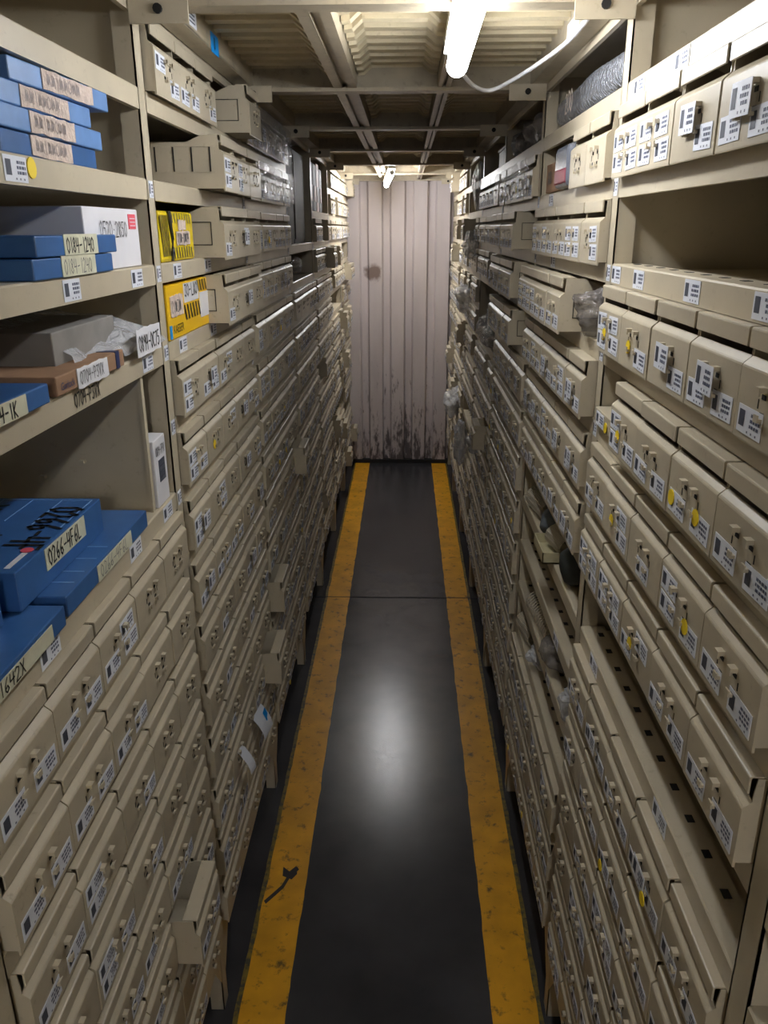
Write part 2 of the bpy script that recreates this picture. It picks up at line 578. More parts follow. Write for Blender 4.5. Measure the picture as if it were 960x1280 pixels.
# sticker positions: reading-left fraction 'a' (0..1 across the front) and height
LAY = {'A': (0.22, 0.052, 0), 'B': (0.70, 0.052, 0), 'C': (0.24, 0.018, 0), 'D': (0.76, 0.018, 0), 'H': (0.50, 0.043, 1), 'E': (0.50, 0.018, 0),
       'y': (0.36, 0.030, 2), 'z': (0.68, 0.026, 2), 'w': (0.12, 0.022, 2)}
ORD = ['zeroth', 'first', 'second', 'third', 'fourth', 'fifth', 'sixth', 'seventh', 'eighth', 'ninth', 'tenth', 'eleventh', 'twelfth', 'thirteenth', 'fourteenth']
BAYN = {0: 'near', 1: 'second', 2: 'third', 3: 'fourth', 4: 'fifth', 5: 'sixth', 6: 'farthest'}
SIDE = {'L': 'left', 'R': 'right'}
N_DR = [0]

CAM_M = [[0.99967068, -0.00534583, -0.02509868], [0.02544403, 0.3335995, 0.94237146], [-0.00333515, 0.94269974, -0.33362566]]
CAMH = 2.0


def seen(x, y, z, margin=70):
    d = Vector((x, y, z - CAMH))
    c = [sum(CAM_M[i][j] * d[i] for i in range(3)) for j in range(3)]
    if c[2] < 0.05:
        return False
    px, py = 480 + 1000 * c[0] / c[2], 640 - 1000 * c[1] / c[2]
    return -margin < px < 960 + margin and -margin < py < 1280 + margin


PROTO = {}


def drawer(side, bay, k, pos, yc, codes='', out=0.0, desc='beige drawer', body=None, order=None, tilt=0.0, z=None):
    """one drawer; pos counts from the near post. Copies share meshes; each gets copies of its parts"""
    zz = ZK(k) if z is None else z
    x = S(side, -0.017 - out)
    if not any(seen(x, yc + dy, zz + dz) for dy in (-DW / 2, DW / 2) for dz in (0, 0.11)):
        return None
    body = body or BODY
    rot = (0, 0, math.pi if side == 'L' else 0)
    if body.name not in PROTO:
        r = link('parts_drawer', body)
        s = link('pull_strip', STRIP, r)
        PROTO[body.name] = (r, s)
    else:
        r0, s0 = PROTO[body.name]
        r = r0.copy()
        COL.objects.link(r)
        s = s0.copy()
        COL.objects.link(s)
        s.parent = r
    r.location = (x, yc, zz)
    r.rotation_euler = (0, tilt, rot[2])
    tag(r, f'{desc}, {SIDE[side]} rack {BAYN[bay]} bay, {ORD[k]} shelf up, {ORD[pos]} from near post', 'drawer', f'parts drawers on the {SIDE[side]} rack')
    for i, c in enumerate(codes):
        a, hz, kind = LAY[c]
        ly = (0.5 - a) * (DW - 0.003)          # reading-left is local +y on both racks
        if kind == 2:
            d = link('yellow_dot', DOT, r, (-0.0095 if 'H' in codes else -0.0012, ly, hz))
        elif kind == 1:
            link('sticker', STKH[(N_DR[0] + i) % 4], r, (-0.0088, ly, hz), (0.02, 0, 0))
        else:
            link('sticker', STK[(N_DR[0] * 3 + i) % 5], r, (-0.0004, ly, hz), (random.uniform(-.03, .03), 0, 0))
    N_DR[0] += 1
    return r


def slots(bay):
    y0 = YP(bay) + PW + 0.006
    return [y0 + DW * (i + 0.5) for i in range(5)]


def row(side, bay, k, lays=None, outs=None, which=range(5), jitter=0.003, descs=None, bodies=None):
    ys = slots(bay)
    for i in which:                     # i = 0 is nearest
        codes = lays[i] if lays else ''
        d = (descs or {}).get(i) or 'beige drawer'
        drawer(side, bay, k, i + 1, ys[i], codes, (outs or {}).get(i, 0.0) + random.uniform(0, jitter), d, (bodies or {}).get(i))


# ------------------------------------------------------------------ shelving
def shelf_mb(side, y0, y1, z, holes=False, depth=DEPTH):
    mb = MB()
    pan = [(0.052, 0), (0.054, -0.011), (depth, -0.011), (depth, -0.0125), (0.0525, -0.0125), (0.0505, -0.0015)] if holes else [(depth, 0), (depth, -0.0015)]
    prof = [(0, -LIP), (0, -0.0025), (0.0025, 0)] + pan + [(0.004, -0.0015), (0.0018, -0.004), (0.0018, -LIP + 0.002), (0.010, -LIP + 0.002), (0.010, -LIP)]
    mb.prism([(S(side, u), z + w) for u, w in prof], y0, y1)
    if holes:
        y = y0 + 0.045
        while y < y1 - 0.03:
            a, b = sorted((S(side, 0.030), S(side, 0.041)))
            mb.box(a, b, y - 0.008, y + 0.008, z - 0.0008, z + 0.0006, 1)
            y += 0.0712
    return mb


def put_sticker(thing, shelf, side, y, z, seed, w=0.062, h=0.030, dot=False):
    fl_ = -1 if side == 'L' else 1
    mb = sticker_mb(w, h, seed, 0, 0, 0, 1)
    x = S(side, -0.0005)
    if side == 'L':
        mb.xf(lambda p: Vector((x - p.x, y - p.y, z + p.z)))
    else:
        mb.xf(lambda p: Vector((x + p.x, y + p.y, z + p.z)))
    thing.part('sticker', mb, STK_MATS, shelf)
    if dot:
        db = disc(0.013, 0)
        s_ = -1 if side == 'L' else 1
        db.xf(lambda p: Vector((x + s_ * p.x, y + (0.045 if side == 'L' else -0.045) + p.y, z + p.z + 0.004)))
        thing.part('yellow_dot', db, M['yellow'], shelf)


SKIP = {('L', 0): {10}, ('L', 3): {13, 14}, ('R', 3): {10}, ('L', 4): {14}, ('R', 5): set()}
HOLES = {('L', 0): {9}, ('R', 0): {7, 12}, ('R', 1): {4, 5, 6, 7}, ('R', 3): {9}, ('R', 4): {4, 5}, ('L', 5): {4}}
STICK = {  # (side, bay): [(shelf, y, dot)]
    ('L', 0): [(13, 1.055, True), (12, 1.18, False), (12, 1.476, False), (11, 1.488, False), (9, 1.315, False), (9, 1.52, False), (9, 0.95, False)],
    ('L', 1): [(12, 1.745, False), (12, 2.02, False), (11, 1.74, False), (11, 2.03, False)],
    ('R', 0): [(14, 1.51, False), (14, 1.29, False), (12, 1.55, False), (12, 1.40, False), (12, 1.135, False), (12, 0.90, False), (7, 1.45, False), (7, 1.0, False)],
    ('R', 1): [(13, 2.31, False), (12, 2.22, False), (7, 2.05, False), (6, 1.83, False), (5, 1.9, False)],
}
BAYS = {}


def bay_thing(side, b, last=False):
    y0, y1 = YP(b), YP(b + 1)
    nm = BAYN.get(b, 'bare')
    if b < 0:
        lab = f'beige steel shelving bay beside the viewer, {SIDE[side]} of aisle before the drawers'
    else:
        lab = {0: f'beige steel shelving bay, nearest full bay on the {SIDE[side]} of the aisle', 6: f'beige steel shelving bay, farthest on the {SIDE[side]}, against the ribbed wall'}.get(
            b, f'beige steel shelving bay, {nm} from the near end on the {SIDE[side]} of the aisle')
    if last:
        y1 = 6.98
    t = Thing('shelving_bay', lab, 'shelving', (S(side, 0.2), (y0 + y1) / 2, 0), f'shelving bays on the {SIDE[side]}')
    top = 2.40
    ends = [y0] + ([y1 - PW] if last else [])
    for ye in ends:
        mb = MB()
        rbox(mb, side, 0.0, 0.036, ye - PW, ye - PW + 0.003, 0.0, top)
        rbox(mb, side, 0.0, 0.036, ye + PW - 0.003, ye + PW, 0.0, top)
        rbox(mb, side, 0.0, 0.003, ye - PW, ye + PW, 0.0, top)
        po = t.part('post', mb, M['paint'])
        if b >= 0:
            for k in (9, 10, 11, 12, 13):      # the small location tag on the post beside each shelf
                put = sticker_mb(0.026, 0.030, 7 * k + b, 0, 0, 0, 1)
                x = S(side, -0.0004)
                s_ = -1 if side == 'L' else 1
                zz = ZK(k) - 0.018
                put.xf(lambda p: Vector((x + s_ * p.x, ye + s_ * p.y, zz + p.z)))
                t.part('sticker', put, STK_MATS, po)
        mb = MB()
        rbox(mb, side, DEPTH - 0.03, DEPTH, ye - PW, ye + PW, 0.0, top)
        t.part('post', mb, M['paint'])
        mb = MB()
        rbox(mb, side, 0.037, DEPTH - 0.031, ye - 0.002, ye + 0.002, 0.02, top)
        if side == 'R' and b == 1:
            rbox(mb, side, 0.060, 0.072, ye - 0.0028, ye + 0.0028, 1.635, 1.70, 1)
        t.part('side_panel', mb, [M['paint'], M['slot']])
    # flared foot gussets under the bottom shelf
    x0, x1 = S(side, 0.0), S(side, 0.002)
    zb = ZK(1) - LIP
    for ye, sg in ((y0, 1), (y1 - (PW if last else 0), -1)):
        mb = MB()
        ya = ye + sg * (PW + 0.0005)
        vs = [(x0, ya, zb + 0.004), (x0, ya + sg * 0.075, zb + 0.004), (x0, ya, zb - 0.125)]
        vs += [(x1, b_, c_) for _, b_, c_ in vs]
        mb.add(vs, [(0, 1, 2), (3, 5, 4), (0, 3, 4, 1), (1, 4, 5, 2), (2, 5, 3, 0)])
        t.part('foot_gusset', mb, M['paint'])
    mb = MB()
    rbox(mb, side, DEPTH, DEPTH + 0.004, y0 - 0.0, y1, 0.02, top)
    t.part('back_panel', mb, M['paint'])
    for k in range(1, 16):
        if k in SKIP.get((side, b), ()):
            continue
        sh = t.part('shelf', shelf_mb(side, y0 + PW + 0.0005, y1 - PW - (PW if last else 0) - 0.0005, ZK(k), k in HOLES.get((side, b), ()), DEPTH - 0.002), [M['paint'], M['slot']])
        for i, (kk, yy, dot) in enumerate(STICK.get((side, b), ())):
            if kk == k:
                put_sticker(t, sh, side, yy, ZK(k) - 0.0185, 11 * k + i, dot=dot)
    BAYS[(side, b)] = t
    return t


for sd in 'LR':
    for b in range(-1, 7):
        bay_thing(sd, b, last=(b == 6))

# ------------------------------------------------------------------ drawers, row by row (index 0 is nearest to the viewer)
LB = ['CD', 'CBD', '', '', '']


def rnd_lay(dense):
    r = random.random()
    if r > dense:
        return random.choice(['', '', 'C', 'D'])
    return random.choice(['CD', 'CD', 'ACD', 'HCD', 'HD', 'HC', 'ABCD', 'CD', 'HCDy', 'CDz', 'AC'])


NOST = 'beige drawer without stickers'
OUTD = 'pulled out beige drawer'
# left rack, near bay: shelves 1 to 8; the far drawers of each row carry no stickers
for k in range(8, 0, -1):
    lay = {8: ['CD', 'CD', 'CBD', '', ''], 7: ['CD', 'CD', 'CD', '', ''], 6: ['CD', 'AC', 'D', '', ''], 5: ['AC', 'ACD', 'D', '', ''], 4: ['ACD', 'CD', 'C', 'CD', ''], 3: ['CD', 'HCD', 'C', 'CD', 'H']}.get(k, ['CD', 'HCD', 'C', 'D', ''])
    row('L', 0, k, lay, descs={i: (OUTD if (k, i) == (3, 3) else NOST) for i in range(5) if not lay[i] or (k, i) == (3, 3)}, outs={3: 0.05} if k == 3 else None)
# left rack, second bay
for k in range(10, 0, -1):
    lay = [rnd_lay(0.65 if k > 6 else 0.45) for _ in range(5)]
    outs, ds = {}, {}
    if k == 10:
        lay = ['AC', 'HCD', 'BC', '', '']
    if k == 9:
        lay = ['ACD', 'y', 'B', 'H', 'AD']
        ds = {1: 'beige drawer with yellow dot'}
    if k == 8:
        lay = ['AHC', 'BD', '', 'H', 'D']
    if k == 3:
        outs = {4: 0.055}
        ds = {4: 'pulled out beige drawer'}
    row('L', 1, k, lay, outs, descs=ds)
OUTD = 'pulled out beige drawer'
row('L', 1, 11, ['', '', 'C', 'H', ''], {2: 0.035, 3: 0.033, 4: 0.032}, (2, 3, 4), descs={2: OUTD, 3: OUTD, 4: OUTD}, bodies={2: BODY_OUT})
row('L', 1, 12, ['', '', 'C', 'HB', ''], {2: 0.035, 3: 0.033, 4: 0.032}, (2, 3, 4), descs={2: OUTD, 3: OUTD, 4: OUTD}, bodies={2: BODY_OUT})
row('L', 1, 13, ['', '', 'AC', 'AC', ''], {2: 0.045, 3: 0.04, 4: 0.04}, (2, 3, 4), descs={2: 'pulled drawer with ribbed side', 3: OUTD, 4: OUTD}, bodies={2: BODY_RIB})
row('L', 1, 14, ['AD', 'CD', 'D', '', ''], {4: 0.05}, (0, 1, 2, 4), descs={4: OUTD}, bodies={4: BODY_OUT})
# left rack, third bay: every shelf full
for k in range(14, 0, -1):
    outs = {4: {0: 0.04}, 6: {4: 0.05}}.get(k)
    row('L', 2, k, [rnd_lay(0.75) for _ in range(5)], outs, descs={i: OUTD for i in outs} if outs else None)

# right rack, near bay
row('R', 0, 13, ['ABCD', 'HCD', 'HD', 'ABCD', 'ABCD'], descs={1: 'drawer with three stickers'})
row('R', 0, 11, ['CD', 'HCD', 'HD', 'Dy', 'ABCDy'], descs={3: 'drawer with yellow dot', 4: 'drawer with four stickers'})
row('R', 0, 10, ['CD', 'CDwz', 'CD', 'ACDy'], which=range(4), outs={0: 0.006, 1: 0.006, 2: 0.006, 3: 0.006}, descs={1: 'drawer with two yellow dots', 3: 'drawer with yellow dot'})
row('R', 0, 9, ['CD', 'ACDz', 'E', 'BDy', 'CD'], descs={1: 'drawer with yellow dot', 3: 'drawer with yellow dot'})
row('R', 0, 8, ['CD', 'CD', 'BCy', 'ABCD', 'ACBD'], descs={2: 'drawer with yellow dot'})
for k in range(6, 0, -1):
    lay = {6: ['CD', 'HCDz', 'CD', 'HCD', 'CD'], 5: ['CD', 'CD', 'HCDy', 'CD', 'HC']}.get(k) or [rnd_lay(0.9) for _ in range(5)]
    row('R', 0, k, lay, descs={i: 'drawer with yellow dot' for i in range(5) if set(lay[i]) & set('yz')})
# right rack, second bay
row('R', 1, 13, ['', '', '', '', ''], which=(0, 1), outs={0: 0.0, 1: 0.0}, descs={0: NOST, 1: NOST}, bodies={1: BODY_OUT})
row('R', 1, 12, ['BD', 'ABCD', 'CD', 'ACD', 'ACD'])
row('R', 1, 11, ['', 'CD', 'CD', 'ABCD', 'ABCD'], {1: 0.035, 2: 0.035, 3: 0.035, 4: 0.033}, (1, 2, 3, 4), descs={i: OUTD for i in (1, 2, 3, 4)}, bodies={1: BODY_OUT})
row('R', 1, 10, ['HCD', 'BCD', 'HCD', 'ACD', 'CD'], {i: 0.012 for i in range(5)})
row('R', 1, 9, ['HCD', 'HC', 'ACD', 'HCD', 'HCD'])
row('R', 1, 8, ['HCD', 'HD', 'CD', 'HCD', 'CD'])
for k in (3, 2, 1):
    row('R', 1, k, [rnd_lay(0.8) for _ in range(5)])
# right rack, third bay
for k in range(13, 0, -1):
    which, outs, bod, ds = range(5), None, None, None
    if k in (10, 11, 12):
        which, outs, bod = (1, 2, 3, 4), {i: 0.03 for i in range(1, 5)}, {1: BODY_OUT}
        ds = {i: OUTD for i in range(1, 5)}
    row('R', 2, k, [rnd_lay(0.85) for _ in range(5)], outs, which, descs=ds, bodies=bod)


# the far bays: past the first three hundred the drawers are one mass
def far_drawers():
    mb = MB()
    for side in 'LR':
        s_ = 1 if side == 'R' else -1
        for b in range(3, 7):
            y0, y1 = YP(b) + PW + 0.006, (YP(b + 1) if b < 6 else 6.98 - PW) - PW - 0.004
            n_ = 5 if b < 6 else 4
            w = (y1 - y0) / n_
            for k in range(1, 15):
                if (side, b) == ('L', 3) and k >= 11:
                    continue
                if (side, b) == ('L', 4) and k >= 13:
                    continue
                if (side, b) == ('R', 3) and k in (9, 10, 14):
                    continue
                if (side, b) == ('R', 4) and k in (4, 5, 13, 14):
                    continue
                if (side, b) == ('L', 5) and k in (4, 9):
                    continue
                if (side, b) == ('R', 6) and k in (7, 11, 12, 13, 14):
                    continue
                if (side, b) == ('L', 6) and k in (3, 11):
                    continue
                for i in range(n_):
                    if random.random() < (0.03 if b == 3 else 0.08):
                        continue
                    out = 0.017 + random.uniform(0, 0.004) + (0.05 if random.random() < 0.05 else 0)
                    yc, zz = y0 + w * (i + 0.5), ZK(k) + 0.0005
                    h = w / 2 - 0.0015
                    x0 = S(side, -out)
                    fx = lambda u: x0 + s_ * u
                    front = [(0, 0), (0, FH - 0.001), (0.002, FH + 0.002), (0.011, FOLD), (0.011, FOLD - 0.003), (0.004, FH - 0.004), (0.004, 0)]
                    mb.prism([(fx(u), zz + v) for u, v in front], yc - h, yc + h)
                    mb.prism([(fx(u), zz + v) for u, v in [(0.0035, 0.0925), (0.0035, TOPH - 0.002), (0.0055, TOPH), (0.032, TOPH), (0.032, TOPH - 0.002), (0.0065, 0.0925)]], yc - h + 0.002, yc + h - 0.002)
                    side_p = [(0.003, 0), (0.003, FH), (0.010, FOLD), (0.022, TOPH - 0.002), (0.050, TOPH - 0.002), (0.085, 0.098), (0.30, 0.098), (0.30, 0)]
                    for q in (yc - h, yc + h - 0.002):
                        mb.prism([(fx(u), zz + v) for u, v in side_p], q, q + 0.002)
                    for sy in (-0.019, 0.019):
                        a, c = sorted((fx(-0.008), fx(0.001)))
                        mb.box(a, c, yc + sy - 0.005, yc + sy + 0.005, zz + 0.055, zz + 0.0605)
                        a, c = sorted((fx(-0.0006), fx(0.001)))
                        mb.box(a, c, yc + sy - 0.006, yc + sy + 0.006, zz + 0.045, zz + 0.0535, 1)
                        mb.box(a, c, yc + sy - 0.006, yc + sy + 0.006, zz + 0.026, zz + 0.035, 1)
                    for c_ in rnd_lay(0.8):
                        a, hz, kd = LAY[c_]
                        if kd == 2:
                            continue
                        ly = yc + s_ * (0.5 - a) * w
                        ox = -0.0088 if kd == 1 else -0.0004
                        p0, p1 = sorted((fx(ox - 0.0006), fx(ox)))
                        mb.box(p0, p1, ly - 0.029, ly + 0.029, zz + hz - 0.015, zz + hz + 0.015, 2)
                        p0, p1 = sorted((fx(ox - 0.0010), fx(ox - 0.0006)))
                        mb.box(p0, p1, ly + s_ * 0.018 - 0.007, ly + s_ * 0.018 + 0.007, zz + hz - 0.008, zz + hz + 0.010, 4)
                        for j in (0.006, 0, -0.006):
                            mb.box(p0, p1, ly - s_ * 0.012 - 0.011, ly - s_ * 0.012 + 0.011, zz + hz + j - 0.002, zz + hz + j + 0.002, 3)
    single('parts_drawers', 'far rows of beige drawers on the bays towards the ribbed end wall', 'drawers', mb, [M['drawer'], M['slot'], M['white'], M['ink'], M['patch']], (0, 5.2, 0.26), kind='stuff')


far_drawers()

# ------------------------------------------------------------------ cartons
def carton(name, label, cat, side, u0, u1, y0, y1, z0, h, m_, group=None, rot=0.0, bevel=0.002, seam=True):
    """a card box lying on a shelf, its front at depth u0; returns the thing and helpers for marks on its front"""
    cx, cy = (S(side, u0) + S(side, u1)) / 2, (y0 + y1) / 2
    t = Thing(name, label, cat, (cx, cy, z0), group)
    mb = MB()
    rbox(mb, side, u0, u1, y0, y1, z0, z0 + h)
    body = t.part('box_body', mb, m_, bevel=bevel)
    t.o.rotation_euler = (0, 0, rot)
    return t, body


def front_patch(t, side, u, y0, y1, z0, z1, m_, name='paper_label', parent=None, dx=0.0012, jag=0.0):
    mb = MB()
    if not jag:
        rbox(mb, side, u - dx, u - 0.0001, y0, y1, z0, z1)
    else:
        n_ = 8
        rn = random.Random(int(y0 * 1e4))
        lo = [(y0 + (y1 - y0) * i / n_, z0 + rn.uniform(-jag, jag)) for i in range(n_ + 1)]
        hi = [(y0 + (y1 - y0) * i / n_ + rn.uniform(-jag, jag), z1 + rn.uniform(-jag, jag)) for i in range(n_ + 1)]
        x0, x1 = S(side, u - dx), S(side, u - 0.0001)
        vs = [(x0, a, b) for a, b in lo] + [(x0, a, b) for a, b in hi] + [(x1, a, b) for a, b in lo] + [(x1, a, b) for a, b in hi]
        k = n_ + 1
        fs = [(i, i + 1, k + i + 1, k + i) for i in range(n_)] + [(i, 2 * k + i, 2 * k + i + 1, i + 1) for i in range(n_)] + [(k + i, k + i + 1, 3 * k + i + 1, 3 * k + i) for i in range(n_)]
        fs += [(0, k, 3 * k, 2 * k), (n_, 2 * k + n_, 3 * k + n_, k + n_)]
        mb.add(vs, fs)
    return t.part(name, mb, m_, parent)


def write(t, side, u, y, z, text, h, w=0.004, m_=None, parent=None, adv=0.78, name='lettering', slope=0.0):
    r = (0, 1, slope) if side == 'L' else (0, -1, slope)
    mb = hand(text, h, (S(side, u), y, z), r, (0, 0, 1), w, adv)
    return t.part(name, mb, m_ or M['marker'], parent)


# four taped blue boxes on the thirteenth shelf of the near left bay
z13 = ZK(13)
STACKG = 'taped blue boxes stacked under the top shelf'
for i, (a, b, z, u, rot, tp, lab) in enumerate([
        (1.045, 1.362, 0.0, 0.008, 0.0, (1.128, 1.262), 'taped blue box, lowest of the stack of four under the top left shelf'),
        (1.000, 1.385, 0.0285, 0.004, 0.0, (1.125, 1.272), 'taped blue box, second from the bottom in the top left stack of four'),
        (0.985, 1.345, 0.057, 0.006, -0.02, (1.115, 1.262), 'taped blue box, third from the bottom in the top left stack of four'),
        (1.100, 1.405, 0.0855, 0.0, -0.05, (1.185, 1.345), 'crooked blue taped box, topmost of the four under the top left shelf')]):
    t, body = carton('blue_box', lab, 'box', 'L', u, u + 0.26, a, b, z13 + z + 0.0005, 0.0275, M['blue_pale'] if i else M['blue'], STACKG, rot)
    fp = front_patch(t, 'L', u, tp[0], tp[1], z13 + z + 0.002, z13 + z + 0.027, M['tape'], 'masking_tape', body, 0.0015, 0.0012)
    write(t, 'L', u - 0.0018, tp[0] + 0.012, z13 + z + 0.007, '~~1~~0~~', 0.016, 0.0016, M['marker_pale'], fp, 1.15)

# near left bay, twelfth shelf: white box and two blue boxes
z12 = ZK(12)
t, body = carton('white_box', 'large white box marked 0520-2850 behind two blue boxes', 'box', 'L', 0.010, 0.30, 1.282, 1.545, z12 + 0.0005, 0.097, M['whitebox'])
write(t, 'L', 0.0085, 1.345, z12 + 0.052, '0520.2850', 0.024, 0.0018, None, body, 0.85)
st = front_patch(t, 'L', 0.010, 1.490, 1.528, z12 + 0.064, z12 + 0.089, M['red'], 'red_stamp', body)
for j in range(3):
    front_patch(t, 'L', 0.0087, 1.495, 1.523, z12 + 0.069 + 0.006 * j, z12 + 0.0705 + 0.006 * j, M['whitebox'], 'stamp_line', body, 0.0006)
for i, (a, b, z, u, tx, mk, lab) in enumerate([
        (1.058, 1.352, 0.0, -0.004, '0184-1240', M['marker_grey'], 'lower of two blue boxes with faded taped numbers before the white box'),
        (1.070, 1.372, 0.0285, -0.006, '0184-1240', M['marker'], 'upper of two blue boxes, its cream tape marked 0184-1240 in black')]):
    t, body = carton('blue_box', lab, 'box', 'L', u, u + 0.25, a, b, z12 + z + 0.0005, 0.027, M['blue'], 'pair of taped blue boxes')
    fp = front_patch(t, 'L', u, a + 0.088, a + 0.215, z12 + z + 0.001, z12 + z + 0.029, M['cream_tape'], 'tape', body, 0.0012)
    write(t, 'L', u - 0.0016, a + 0.095, z12 + z + 0.004, tx, 0.020, 0.0024 if i else 0.0014, mk, fp, 0.83)

# eleventh shelf: bagged carton, brown box, blue box end
z11 = ZK(11)
t, body = carton('bagged_carton', 'grey carton in a clear plastic bag, behind the brown box', 'box', 'L', 0.03, 0.36, 1.16, 1.42, z11 + 0.0005, 0.075, M['greycarton'])
mb = MB()
NU, NV = 16, 12
vs = []
for i in range(NU + 1):
    for j in range(NV + 1):
        a, b = i / NU, j / NV
        y = 1.19 + 0.37 * a
        u = 0.26 - 0.245 * math.sin(b * math.pi / 2) - 0.03 * a * b
        hgt = 0.010 + (0.078 - 0.035 * max(0, a - 0.5)) * math.cos(b * math.pi / 2 * 0.98)
        nz_ = noise.noise(Vector((y * 22, u * 22, hgt * 22)))
        vs.append((S('L', u - 0.012 * nz_), y + 0.008 * nz_, z11 + max(0.002, hgt + 0.012 * nz_)))
mb.add(vs, [(i * (NV + 1) + j, (i + 1) * (NV + 1) + j, (i + 1) * (NV + 1) + j + 1, i * (NV + 1) + j + 1) for i in range(NU) for j in range(NV)])
pb = t.part('plastic_wrap', mb, M['bag'], smooth=True)
fp = front_patch(t, 'L', -0.014, 1.395, 1.535, z11 + 0.004, z11 + 0.052, M['whitebox'], 'paper_label', pb, 0.001, 0.002)
write(t, 'L', -0.0155, 1.405, z11 + 0.012, '0894-0C75', 0.026, 0.0028, None, fp, 0.72)

t, body = carton('brown_box', 'flat brown cardboard box with navy band and tag 0704-P3VX', 'box', 'L', -0.008, 0.29, 1.068, 1.342, z11 + 0.0005, 0.027, M['carton'])
mb = MB()
rbox(mb, 'L', -0.0092, 0.29, 1.302, 1.318, z11 + 0.0008, z11 + 0.0285)
t.part('navy_band', mb, M['navy'], body)
t.part('lettering', printed('Garlock', 0.015, (S('L', -0.0088), 1.080, z11 + 0.007), (0, 1, 0), (0, 0, 1)), M['navy'], body)
fp = front_patch(t, 'L', -0.0085, 1.138, 1.262, z11 - 0.002, z11 + 0.027, M['whitebox'], 'paper_tag', body, 0.0014, 0.0015)
write(t, 'L', -0.0104, 1.146, z11 + 0.004, '0704-P3VX', 0.018, 0.0018, M['marker_grey'], fp, 0.82)
top = hand('Z-~IX', 0.05, (S('L', 0.17), 1.10, z11 + 0.0282), (-0.3, 1, 0), (-1, -0.3, 0), 0.004, 0.8)
t.part('marker_scrawl', top, M['marker'], body)
# the same number written again on the shelf edge below it
bt = BAYS[('L', 0)]
bt.part('marker_lettering', hand('0704-P3VX', 0.020, (S('L', -0.0008), 1.138, z11 - 0.029), (0, 1, 0), (0, 0, 1), 0.0024, 0.78), M['marker'])

t, body = carton('blue_box', 'blue box cut by the photo edge, cream label ending in K', 'box', 'L', -0.012, 0.25, 0.80, 1.034, z11 + 0.0005, 0.026, M['blue'])
fp = front_patch(t, 'L', -0.012, 0.86, 0.966, z11 + 0.001, z11 + 0.0255, M['cream_tape'], 'tape', body, 0.0012)
write(t, 'L', -0.0136, 0.872, z11 + 0.004, '074-1K', 0.018, 0.0026, None, fp, 0.9)

# double-height opening on the ninth shelf
z9 = ZK(9)
mb = MB()
rbox(mb, 'L', 0.012, 0.36, 1.462, 1.466, z9 + 0.0005, ZK(11) - LIP - 0.002)
rbox(mb, 'L', 0.008, 0.014, 1.460, 1.474, z9 + 0.0005, ZK(11) - LIP - 0.002)
for a, b in ((0.13, 0.10), (0.21, 0.07)):
    rbox(mb, 'L', a, a + 0.010, 1.452, 1.462, z9 + b, z9 + b + 0.006)
single('shelf_divider', 'upright beige sheet divider closing the right end of the blue box opening', 'divider', mb, [M['paint'], M['slot']], (S('L', 0.19), 1.464, z9))
t, body = carton('white_box', 'upright narrow white box between the sheet divider and the post', 'box', 'L', 0.004, 0.20, 1.482, 1.560, z9 + 0.0005, 0.135, M['whitebox'])
front_patch(t, 'L', 0.004, 1.505, 1.542, z9 + 0.048, z9 + 0.092, M['patch'], 'printed_panel', body)
for j in range(3):
    front_patch(t, 'L', 0.0028, 1.509, 1.538, z9 + 0.056 + 0.011 * j, z9 + 0.059 + 0.011 * j, M['greyplastic'], 'printed_line', body, 0.0006)
write(t, 'L', 0.0028, 1.492, z9 + 0.102, '089-7PX', 0.018, 0.0016, None, body, 0.62)
t, body = carton('blue_box', 'thin blue box lying beneath the one marked 0266-4F6L', 'box', 'L', -0.004, 0.24, 1.012, 1.383, z9 + 0.0005, 0.032, M['blue'])
fp = front_patch(t, 'L', -0.004, 1.130, 1.290, z9 + 0.001, z9 + 0.028, M['cream_tape'], 'tape', body, 0.001)
write(t, 'L', -0.0054, 1.14, z9 + 0.005, '0266-4F6L', 0.020, 0.0014, M['marker_grey'], fp, 1.0)
mb = MB()
for y in (1.06, 1.10, 1.15, 1.20):
    rbox(mb, 'L', 0.004, 0.05, y, y + 0.002, z9 + 0.0322, z9 + 0.0330)
t.part('printed_lines', mb, M['blue_line'], body)
zb = z9 + 0.033
t, body = carton('blue_box', 'big blue box marked 0266-4F6L with black writing on its lid', 'box', 'L', 0.036, 0.36, 0.962, 1.275, zb, 0.058, M['blue'])
fp = front_patch(t, 'L', 0.036, 1.050, 1.198, zb + 0.022, zb + 0.055, M['cream_tape'], 'tape', body, 0.0012)
write(t, 'L', 0.0344, 1.058, zb + 0.027, '0266-4F6L', 0.024, 0.0028, None, fp, 0.78)
top = hand('0266-4F', 0.052, (S('L', 0.095), 1.225, zb + 0.0592), (0, -1, 0), (1, 0, 0), 0.0065, 0.72)
t.part('marker_scrawl', top, M['marker'], body)
t.part('marker_scrawl', hand('X', 0.040, (S('L', 0.16), 1.10, zb + 0.0592), (0, -1, 0), (1, 0, 0), 0.006, 0.9), M['marker'], body)
t.part('marker_scrawl', hand('Y1B05', 0.050, (S('L', 0.225), 1.235, zb + 0.0592), (0, -1, 0), (1, 0, 0), 0.0065, 0.8), M['marker'], body)
mb = MB()
for k_ in range(4):
    rbox(mb, 'L', 0.045 + 0.05 * k_, 0.0465 + 0.05 * k_, 1.13 + 0.015 * k_, 1.265, zb + 0.0582, zb + 0.0588)
rbox(mb, 'L', 0.045, 0.30, 1.262, 1.2635, zb + 0.0582, zb + 0.0588)
t.part('printed_lines', mb, M['blue_line'], body)
mb = MB()
rbox(mb, 'L', 0.050, 0.058, 0.975, 1.03, zb + 0.0583, zb + 0.0590)
t.part('printed_panel', mb, M['whitebox'], body)
mb = disc(0.009, 0)
mb.xf(lambda p: Vector((S('L', 0.055) + p.y, 1.040 + p.z, zb + 0.0588 - p.x * 0.5)))
